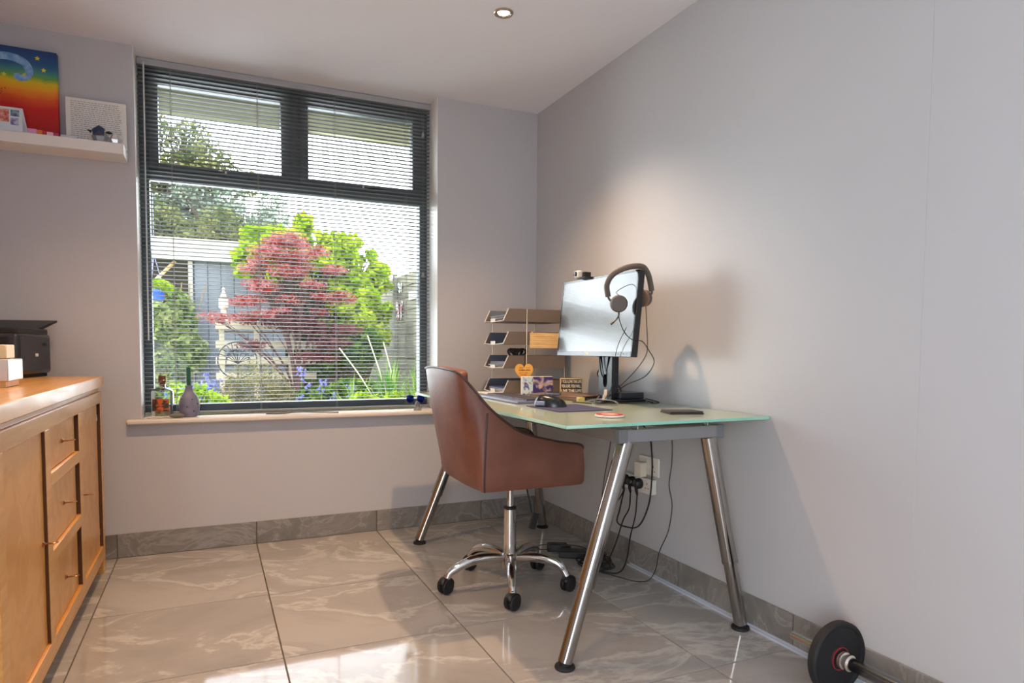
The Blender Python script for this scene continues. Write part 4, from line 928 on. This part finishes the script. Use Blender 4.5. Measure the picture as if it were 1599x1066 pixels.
rng = np.random.default_rng(11)
def leaves(name, blobs, n, size, mt, parent=None, aspect=.5, shell=.45, droop=0, seed=1, flat=None, smooth=False):
    rg = np.random.default_rng(seed)
    bl_ = np.array(blobs, float); vol = bl_[:, 3]*bl_[:, 4]*bl_[:, 5]; pr = vol**.75; pr /= pr.sum()
    idx = rg.choice(len(bl_), n, p=pr); d = rg.normal(size=(n, 3)); d /= np.linalg.norm(d, axis=1)[:, None]
    r = (shell+(1-shell)*rg.random(n))[:, None]**.7
    p = bl_[idx, :3]+d*r*bl_[idx, 3:6]
    nm = rg.normal(size=(n, 3))*.7+d*.5; nm[:, 2] += .5
    if flat: nm = rg.normal(size=(n, 3))*.35; nm[:, 2] += 1; nm[:, 1] -= .9
    nm /= np.linalg.norm(nm, axis=1)[:, None]
    a = np.cross(nm, rg.normal(size=(n, 3))); a[:, 2] -= droop*np.abs(a[:, 2]); a /= np.linalg.norm(a, axis=1)[:, None]
    b = np.cross(nm, a); L = size*(.6+.8*rg.random(n))[:, None]
    v = np.stack([p-a*L, p+b*L*aspect+nm*L*.12, p+a*L, p-b*L*aspect+nm*L*.12], 1).reshape(-1, 3)
    me = bpy.data.meshes.new(name); me.vertices.add(4*n); me.vertices.foreach_set('co', v.ravel())
    me.loops.add(4*n); me.loops.foreach_set('vertex_index', np.arange(4*n, dtype=np.int32))
    me.polygons.add(n); me.polygons.foreach_set('loop_start', np.arange(0, 4*n, 4, dtype=np.int32)); me.polygons.foreach_set('loop_total', np.full(n, 4, dtype=np.int32))
    me.update(); me.validate(); me.materials.append(mt)
    o = bpy.data.objects.new(name, me); C.objects.link(o)
    if parent: o.parent = parent; o.matrix_parent_inverse = Matrix.Translation(parent.location).inverted()
    o['kind'] = 'stuff'
    return o
def branches(root, blobs, seed, r0, mt, parent, k=None):
    random.seed(seed); b = MB(); rx, ry, rz = root
    for q in blobs:
        P = spline([(rx, ry, rz), (rx+(q[0]-rx)*.25, ry+(q[1]-ry)*.25, rz+(q[2]-rz)*.55), (q[0], q[1], q[2])], 5)
        b.tube(P, [r0*(1-.8*i/(len(P)-1)) for i in range(len(P))], 6)
        for _ in range(3):
            e_ = (q[0]+random.uniform(-.7, .7)*q[3], q[1]+random.uniform(-.7, .7)*q[4], q[2]+random.uniform(-.4, .6)*q[5])
            s_ = P[int(len(P)*.6)]; b.tube([s_, ((s_[0]+e_[0])/2, (s_[1]+e_[1])/2, (s_[2]+e_[2])/2+.03), e_], [r0*.3, r0*.2, r0*.08], 5)
    return b.build('branches', mt, parent)
m_bark = mat('bark', srgb(92, 74, 60), .9); m_barkr = mat('maple_bark', srgb(86, 54, 50), .8)
m_red = leafmat('maple_leaf', srgb(190, 44, 28), srgb(228, 160, 152), 13)
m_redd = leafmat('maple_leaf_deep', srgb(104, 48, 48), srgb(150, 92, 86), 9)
m_lime = leafmat('lime_leaf', srgb(156, 196, 12), srgb(222, 240, 60), 5)
m_limed = leafmat('green_leaf', srgb(74, 118, 40), srgb(140, 170, 60), 6)
m_dark = leafmat('hedge_leaf', srgb(88, 104, 58), srgb(160, 160, 96), 3)
m_climb = leafmat('climber_leaf', srgb(120, 150, 60), srgb(206, 214, 130), 7)
m_brush = leafmat('lavender_leaf', srgb(124, 122, 66), srgb(190, 172, 116), 14)
m_blue = leafmat('bluebell_petal', srgb(120, 118, 210), srgb(180, 176, 232), 20)
m_grass = leafmat('sword_leaf', srgb(96, 160, 44), srgb(190, 216, 110), 5)

def plant(name, loc, label, cat, blobs, n, size, mt, root=None, rr=.02, bm=None, grp=None, seed=1, **k):
    t = thing(name, loc, label, cat, grp)
    leaves('foliage', blobs, n, size, mt, t, seed=seed, **k)
    if root: branches(root, blobs, seed, rr, bm or m_bark, t)
    return t
def scatter_blobs(cx, cy, cz, rx, ry, rz, n, r, seed, fl=1.0):
    rg = np.random.default_rng(seed); out = []
    while len(out) < n:
        d = rg.uniform(-1, 1, 3)
        if np.dot(d, d) > 1: continue
        q = r*(.7+.6*rg.random()); out.append((cx+d[0]*rx, cy+d[1]*ry, cz+d[2]*rz, q, q, q*fl))
    return out
# far trees and hedge
plant('tree', (-2.9, 11, 0), 'tall dark green conifer crown rising at upper left beyond the garden shed', 'tree', scatter_blobs(-3.2, 11, 4.6, 1.6, .6, .8, 26, .42, 1)+scatter_blobs(-1.9, 11, 4.35, .9, .5, .35, 10, .3, 51), 15000, .05, m_dark, (-2.9, 11, -.06), .1, seed=2)
plant('hedge', (-2, 9, 0), 'green and brown hedge just above the pale shed roof', 'hedge', scatter_blobs(-2.3, 9, 2.7, 1.6, .4, .55, 40, .32, 3), 14000, .045, m_dark, (-2.3, 9, -.06), .08, seed=4)
plant('tree', (-.9, 10.5, 0), 'thin feathery tree behind the lime shrub, beside the hedge', 'tree', scatter_blobs(-1.5, 10.5, 3.5, 1.2, .4, .6, 26, .3, 5), 6000, .045, leafmat('pale_leaf', srgb(150, 170, 140), srgb(190, 200, 180)), (-1, 10.5, -.06), .06, seed=6)
plant('boundary_hedge', (-.3, 6.6, 0), 'dark hedge across the back of the garden behind the lime shrubs', 'hedge', scatter_blobs(-.5, 6.6, 1.1, .8, .15, 1.15, 80, .2, 61), 16000, .045, m_limed, (-.3, 6.6, -.06), .05, seed=62)
# shed
m_shedb = mat('blue_grey_boards', srgb(112, 116, 120), .6); m_fas = mat('cream_fascia', srgb(172, 164, 146), .6); m_brn = mat('shed_inside', srgb(96, 84, 68), .8)
sd = thing('garden_shed', (-1.9, 4.9, 0), 'flat-roofed summerhouse with pale fascia and blue-grey vertical boards', 'shed')
MB().box(-4.2, -1.05, 4.6, 4.66, 1.95, 2.19).build('fascia', m_fas, sd, bev=.004)
MB().box(-4.2, -1.05, 4.661, 7.2, 2.12, 2.2).build('roof', m_brn, sd, smooth=0)
for k in range(7):
    x = -1.93+k*.137
    MB().box(x+.002, x+.133, 4.67+.004*(k % 2), 4.70, -.05, 1.96).build('board', m_shedb, sd, bev=.003)
MB().box(-1.95, -.98, 4.70, 4.76, -.05, 1.95).build('wall_panel', mat('shed_gap', srgb(90, 104, 116), .8), sd, smooth=0)
MB().box(-4.2, -1.95, 6.6, 6.66, -.05, 2.12).build('back_panel', m_brn, sd, smooth=0)
MB().box(-1.99, -1.945, 4.64, 4.70, -.05, 1.95).build('post', m_fas, sd, bev=.003)
MB().tube([(-2.42, 4.75, 1.62), (-2.12, 4.75, 1.95)], .02, 6).build('brace', m_tan, sd)
plant('climber', (-2.3, 4.2, 0), 'leafy green climber filling the left edge below the hanging basket', 'climber', scatter_blobs(-2.2, 4.45, .95, .27, .06, .72, 60, .12, 7), 9000, .035, m_climb, (-2.2, 4.5, -.05), .012, seed=8, aspect=.55)
MB_ = MB()
for k in range(9):
    random.seed(k); x = -2.4+k*.05; MB_.tube([(x, 4.6, 0), (x+random.uniform(-.1, .1), 4.58, .8), (x+random.uniform(-.2, .2), 4.55, 1.7)], .006, 5)
tag(MB_.build('bare_stems', mat('stem_tan', srgb(150, 120, 90), .9)), 'bare tan climbing stems against the shed opening', 'stems')
# hanging basket
t = thing('hanging_basket', (-2.22, 3.4, 1.5), 'blue hanging pot with bright green trailing plant at the left window edge', 'hanging basket')
MB().lathe([(.045, 0), (.058, .08), (.062, .085), (.062, .10), (.055, .10), (.05, .09)], (-2.215, 3.4, 1.425), n=20).build('pot', mat('blue_pot', srgb(40, 84, 200), .35), t)
MB().tube([(-2.27, 3.4, 1.52), (-2.245, 3.4, 1.82)], .004, 5).tube([(-2.16, 3.4, 1.52), (-2.235, 3.4, 1.82)], .003, 5).tube([(-2.24, 3.4, 1.82), (-2.24, 3.4, 2.4)], .003, 5).build('hanger', mat('hanger_lilac', srgb(140, 140, 200), .5), t)
MB().tube([(-2.55, 3.4, .0), (-2.55, 3.4, 2.3), (-2.5, 3.4, 2.4), (-2.24, 3.4, 2.42)], .012, 8).build('hook_pole', m_black, t)
leaves('foliage', [(-2.21, 3.4, 1.57, .09, .08, .06), (-2.14, 3.38, 1.54, .07, .06, .04)], 500, .022, m_lime, t, seed=9)
t = thing('plant_trough', (-2.0, 3.0, 0), 'blue glazed trough behind the bottle and vase, half hidden by leaves', 'planter')
MB().box(-2.15, -1.78, 2.9, 3.1, .5, .64).build('body', mat('trough_blue', srgb(60, 84, 150), .4), t, bev=.01)
MB().box(-2.12, -1.82, 2.92, 3.08, .121, .5).build('pedestal', m_brn, t)
# slatted bench
sbn = thing('slatted_planter', (-1.3, 4, 0), 'cream slatted timber staging with plants behind the round metal ornament', 'planter')
m_sl = mat('cream_slats', srgb(176, 164, 138), .6)
for z0, z1 in ((1.185, 1.275), (.99, 1.07), (.825, .895), (.66, .73)): MB().box(-1.73, -.72, 3.96, 3.985, z0, z1).build('slat', m_sl, sbn, bev=.003)
for x in (-1.67, -1.33, -.98): MB().box(x-.025, x+.025, 3.99, 4.04, -.05, 1.28).build('post', m_sl, sbn, bev=.003)
MB().box(-1.72, -.72, 4.04, 4.35, 1.15, 1.17).box(-1.72, -.72, 4.04, 4.35, .8, .82).build('shelf_board', m_brn, sbn)
t = thing('garden_lantern', (-1.65, 4.1, 1.28), 'small cream lantern ornament standing on the slatted timber staging', 'lantern')
MB().lathe([(.05, 0), (.05, .02), (.03, .04), (.028, .12), (.05, .14), (.05, .24), (.028, .26), (.02, .29), (.012, .31), (.02, .33), (.001, .35)], (-1.645, 4.12, 1.28), n=14).build('body', mat('lantern_cream', srgb(222, 200, 180), .6), t)
MB().lathe([(.052, 0), (.052, .02)], (-1.645, 4.12, 1.51), n=14).build('cap', m_brn, t)
# metal tree ornament
t = thing('round_garden_ornament', (-1.545, 3.3, .4), 'round black metal tree-of-life ornament above the lavender', 'ornament')
oc = Vector((-1.545, 3.32, .875)); rr_ = .175
MB().tube([oc+Vector((rr_*math.cos(a), 0, rr_*math.sin(a))) for a in [k*math.pi/16 for k in range(32)]], .007, 6, True).build('ring', m_black, t)
b = MB(); random.seed(12)
b.tube([oc+Vector((0, 0, -rr_)), oc+Vector((.005, 0, -.05)), oc+Vector((0, 0, .0))], .008, 6)
for k in range(11):
    a = math.pi*(.02+.96*k/10); m1 = oc+Vector((.09*math.cos(a)+random.uniform(-.02, .02), 0, .09*math.sin(a)*.9)); e_ = oc+Vector((rr_*math.cos(a), 0, rr_*math.sin(a)))
    b.tube(spline([oc+Vector((0, 0, -.03)), m1, e_], 4), .004, 5)
    for j in (-1, 1): b.tube(spline([m1, m1+Vector((.03*math.cos(a+j), 0, .03*math.sin(a+j))), m1+Vector((.05*math.cos(a+j*1.6), 0, .05*math.sin(a+j*1.6)))], 3), .003, 5)
b.build('tree_branches', m_black, t)
MB().cyl(oc+Vector((0, 0, -rr_)), (oc.x, oc.y, .12), .006, n=8).build('stake', m_black, t)
# maple
mb_ = []
rg = np.random.default_rng(21)
for _ in range(46):
    z = rg.uniform(1.28, 2.12); half = .62*(1-((z-1.28)/.9)**1.6)+.06
    x = -.98+rg.uniform(-1, 1)*half*(1.1 if z < 1.6 else 1)
    q = rg.uniform(.08, .17)
    mb_.append((x, 3.7+rg.uniform(-.2, .2), z, q*1.25, .14, q*.42))
mt_ = thing('japanese_maple', (-1.0, 3.75, .12), 'red feathery-leaved maple tree in the middle of the garden view', 'tree')
leaves('foliage', mb_, 9000, .024, m_red, mt_, aspect=.3, seed=22, shell=.1)
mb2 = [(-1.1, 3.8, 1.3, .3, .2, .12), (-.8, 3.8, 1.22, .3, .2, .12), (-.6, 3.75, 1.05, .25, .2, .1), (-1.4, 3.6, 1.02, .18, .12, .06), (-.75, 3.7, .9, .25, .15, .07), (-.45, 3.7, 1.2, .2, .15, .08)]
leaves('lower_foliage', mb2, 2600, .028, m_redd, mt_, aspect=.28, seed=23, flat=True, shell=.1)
branches((-.92, 3.8, .12), mb_[::6]+mb2[::3], 24, .022, m_barkr, mt_)
# lime shrubs
plant('lime_shrub', (-.6, 5.4, 0), 'tall yellow-green shrub behind the red maple', 'shrub', scatter_blobs(-1.22, 4.3, 2.02, .34, .1, .3, 20, .09, 38)+scatter_blobs(-.7, 4.9, 2.2, .55, .2, .36, 34, .11, 31)+[(-.2, 5.0, 1.95, .18, .15, .2), (-.3, 5.0, 1.7, .2, .15, .2), (-.05, 5.0, 1.8, .18, .15, .2)]+scatter_blobs(-.1, 5.1, 1.95, .45, .2, .5, 34, .11, 32), 9500, .042, m_lime, (-.5, 5.4, -.05), .03, seed=33, aspect=.6)
plant('lime_shrub', (.0, 4.4, 0), 'bushy yellow-green shrub against the right fence, right of the maple', 'shrub', scatter_blobs(-.13, 4.5, 1.35, .36, .2, .42, 34, .11, 34), 6000, .04, m_lime, (-.1, 4.5, -.05), .025, seed=35, aspect=.6)
plant('green_shrub', (-.5, 4.0, 0), 'mid-green leafy shrub under the maple branches', 'shrub', scatter_blobs(-.45, 4.15, .95, .5, .12, .32, 34, .14, 36), 6500, .035, m_limed, (-.5, 4.1, -.05), .02, seed=37, aspect=.6)
# lavender and low leaves
plant('lavender_bush', (-1.42, 2.8, .12), 'grey-green spiky bush in front of the cream staging', 'shrub', [(-1.42, 2.8, .54, .31, .2, .36), (-1.6, 2.75, .45, .15, .15, .28), (-1.2, 2.8, .45, .18, .16, .28)], 7000, .02, m_brush, seed=41, aspect=.22, shell=.3)
plant('leafy_clump', (-1.85, 2.5, .12), 'bright green leafy clump left of the grey-green bush, behind the vase', 'plant', [(-1.86, 2.5, .5, .15, .1, .2), (-2.02, 2.5, .5, .12, .1, .22), (-1.72, 2.4, .45, .1, .1, .16)], 1400, .03, m_lime, seed=42)
plant('leafy_clump', (-.75, 2.9, .12), 'dark green leafy clump between the bluebells and the sword-leaved plant', 'plant', [(-.9, 2.9, .45, .22, .15, .2), (-.6, 2.9, .5, .2, .15, .22), (-.4, 3.0, .5, .2, .1, .2)], 3200, .03, m_limed, seed=43)
plant('leafy_clump', (-.3, 2.3, .12), 'fresh green clump low at the right end of the bed', 'plant', [(-.55, 2.3, .42, .2, .1, .2), (-.25, 2.3, .42, .2, .1, .2), (-.02, 2.3, .42, .15, .1, .2)], 2200, .028, m_lime, seed=44)
def sword(x, y, n, L, spread, seed, name='sword_leaf_plant', lab=''):
    rg = np.random.default_rng(seed); b = MB()
    for k in range(n):
        a = rg.uniform(0, 2*math.pi); s_ = rg.uniform(.2, 1)*spread; l = L*rg.uniform(.7, 1.1); w_ = .014
        p0 = Vector((x+rg.uniform(-.05, .05), y+rg.uniform(-.05, .05), .12)); d = Vector((math.cos(a), math.sin(a), 0)); q = Vector((-d.y, d.x, 0))
        vs = []
        for i in range(6):
            t = i/5; c_ = p0+d*(s_*t*t)+Vector((0, 0, l*(t-.35*s_/spread*t*t*t))); ww = w_*(1-t**2)+.0005
            vs += [c_-q*ww, c_+q*ww]
        b.add(vs, [(2*i, 2*i+1, 2*i+3, 2*i+2) for i in range(5)])
    t = thing(name, (x, y, .12), lab, 'plant'); b.build('leaves', m_grass, t, smooth=0, kind='stuff')
sword(-.28, 2.45, 80, .86, .36, 51, lab='large clump of sword-shaped green leaves near the right fence')
sword(-.05, 2.35, 60, .8, .3, 52, lab='sword-leaved green clump at the extreme right of the window view')
sword(-.6, 2.5, 40, .7, .3, 53, lab='smaller sword-leaved clump left of the large one')
b = MB()
for (x0, z0, x1, z1) in ((-.2, .3, -.44, 1.12), (-.12, .3, -.29, 1.06), (-.32, .4, -.7, 1.0)):
    b.tube(spline([(x0, 2.6, z0), ((x0+x1)/2, 2.62, (z0+z1)/2+.03), (x1, 2.65, z1)], 5), .006, 5)
tag(b.build('dry_stems', mat('dry_stem', srgb(222, 206, 168), .8)), 'pale dry stems leaning among the sword leaves', 'stems')
random.seed(9)
pos = [(-1.83, 2.7, .78, 'at the far left beside the blue-grey boards'), (-1.76, 2.75, .72, 'second from the left, just left of the grey-green bush'), (-1.90, 2.6, .70, 'low at far left behind the grey vase'), (-1.02, 2.9, .82, 'tallest one right of the grey-green bush'), (-.97, 2.85, .68, 'below the tallest one by the grey-green bush'),
       (-1.08, 2.7, .58, 'lowest one touching the grey-green bush'), (-.86, 2.75, .70, 'in the middle of the dark green clump'), (-.78, 2.65, .60, 'low in front of the dark green clump'), (-.62, 2.6, .66, 'left of the smaller sword-leaved clump'), (-.55, 2.55, .58, 'among the smaller sword leaves')]
for (x, y, h_, lab) in pos:
    t = thing('bluebell', (x, y, .12), 'lilac-blue bluebell spike '+lab, 'flower', 'bluebells in the bed')
    MB().tube(spline([(x, y, .12), (x+.01, y, h_*.6), (x+.02, y, h_)], 4), .004, 5).build('stem', m_grass, t)
    b = MB()
    for k in range(16):
        a = random.uniform(0, 6.28); r = random.uniform(.01, .045); z = h_-random.uniform(0, .13)
        b.lathe([(.002, .012), (.009, .006), (.013, -.008)], (x+.02+r*math.cos(a), y+r*math.sin(a), z), n=6, cap=False)
    b.build('bells', m_blue, t, smooth=0)
# right fence
fn = thing('garden_fence', (.5, 5, 0), 'weathered grey horizontal board fence along the right side of the garden', 'fence')
m_fn = mat('weathered_board', srgb(124, 118, 104), .85, col2=srgb(150, 142, 122), nscale=3, nstretch=(1, .4, 8))
for k in range(13):
    z0 = -.04+k*.153
    for y0 in (1.2, 3.2, 5.2, 7.2): MB().box(.5+.004*(k % 2), .52, y0+.002, y0+1.998, z0, z0+.146).build('board', m_fn, fn, smooth=0)
for y in (1.2, 3.2, 5.2, 7.2, 9.2): MB().box(.46, .5, y-.04, y+.04, -.05, 1.98).build('post', m_fn, fn, smooth=0)
MB().box(.522, .53, 1.2, 9.2, -.05, 1.93).build('backing', m_brn, fn, smooth=0)
def butterfly(name, y, z, s_, mt, lab):
    t = thing(name, (.49, y, z), lab, 'ornament')
    for sg in (-1, 1):
        po = [(0, .1), (sg*.5, .5), (sg*.75, .35), (sg*.6, 0), (sg*.35, -.05), (sg*.5, -.35), (sg*.25, -.5), (0, -.15)]
        if sg < 0: po = po[::-1]
        MB().prism(po, 0, .004, lambda a, c, d: (.492-d-.02*abs(a), y+a*s_, z+c*s_)).build('wing', mt, t, smooth=0)
    MB().cyl((.488, y, z-.25*s_), (.488, y, z+.3*s_), .008*s_/.2, n=8).build('body', m_black, t)
butterfly('butterfly_ornament', 5.0, 1.5, .26, mat('butterfly_pink', srgb(214, 130, 130), .5, col2=srgb(240, 236, 232), nscale=12, lo=.45, hi=.55), 'pink and white butterfly ornament on the fence beside the lime shrub')
butterfly('butterfly_ornament', 4.95, 1.79, .14, m_white, 'small white butterfly ornament highest on the fence')
t = thing('garden_sign', (.49, 4.3, 1.64), 'white wavy-edged sign with small dark marks on the right fence', 'sign')
MB().box(.485, .495, 4.15, 4.55, 1.60, 1.70).build('plate', m_white, t, bev=.004)
b = MB(); random.seed(1)
for k in range(7): b.box(.4835, .4848, 4.22+k*.04, 4.22+k*.04+random.uniform(.01, .025), 1.635, 1.635+random.uniform(.01, .03))
b.build('marks', m_inkb, t, smooth=0)
tag(MB().cyl((.62, 4.9, -.05), (.62, 4.9, 3.5), .035, n=10).build('tall_post', mat('pale_post', srgb(214, 206, 186), .8)), 'tall slender pale post behind the right fence', 'post')
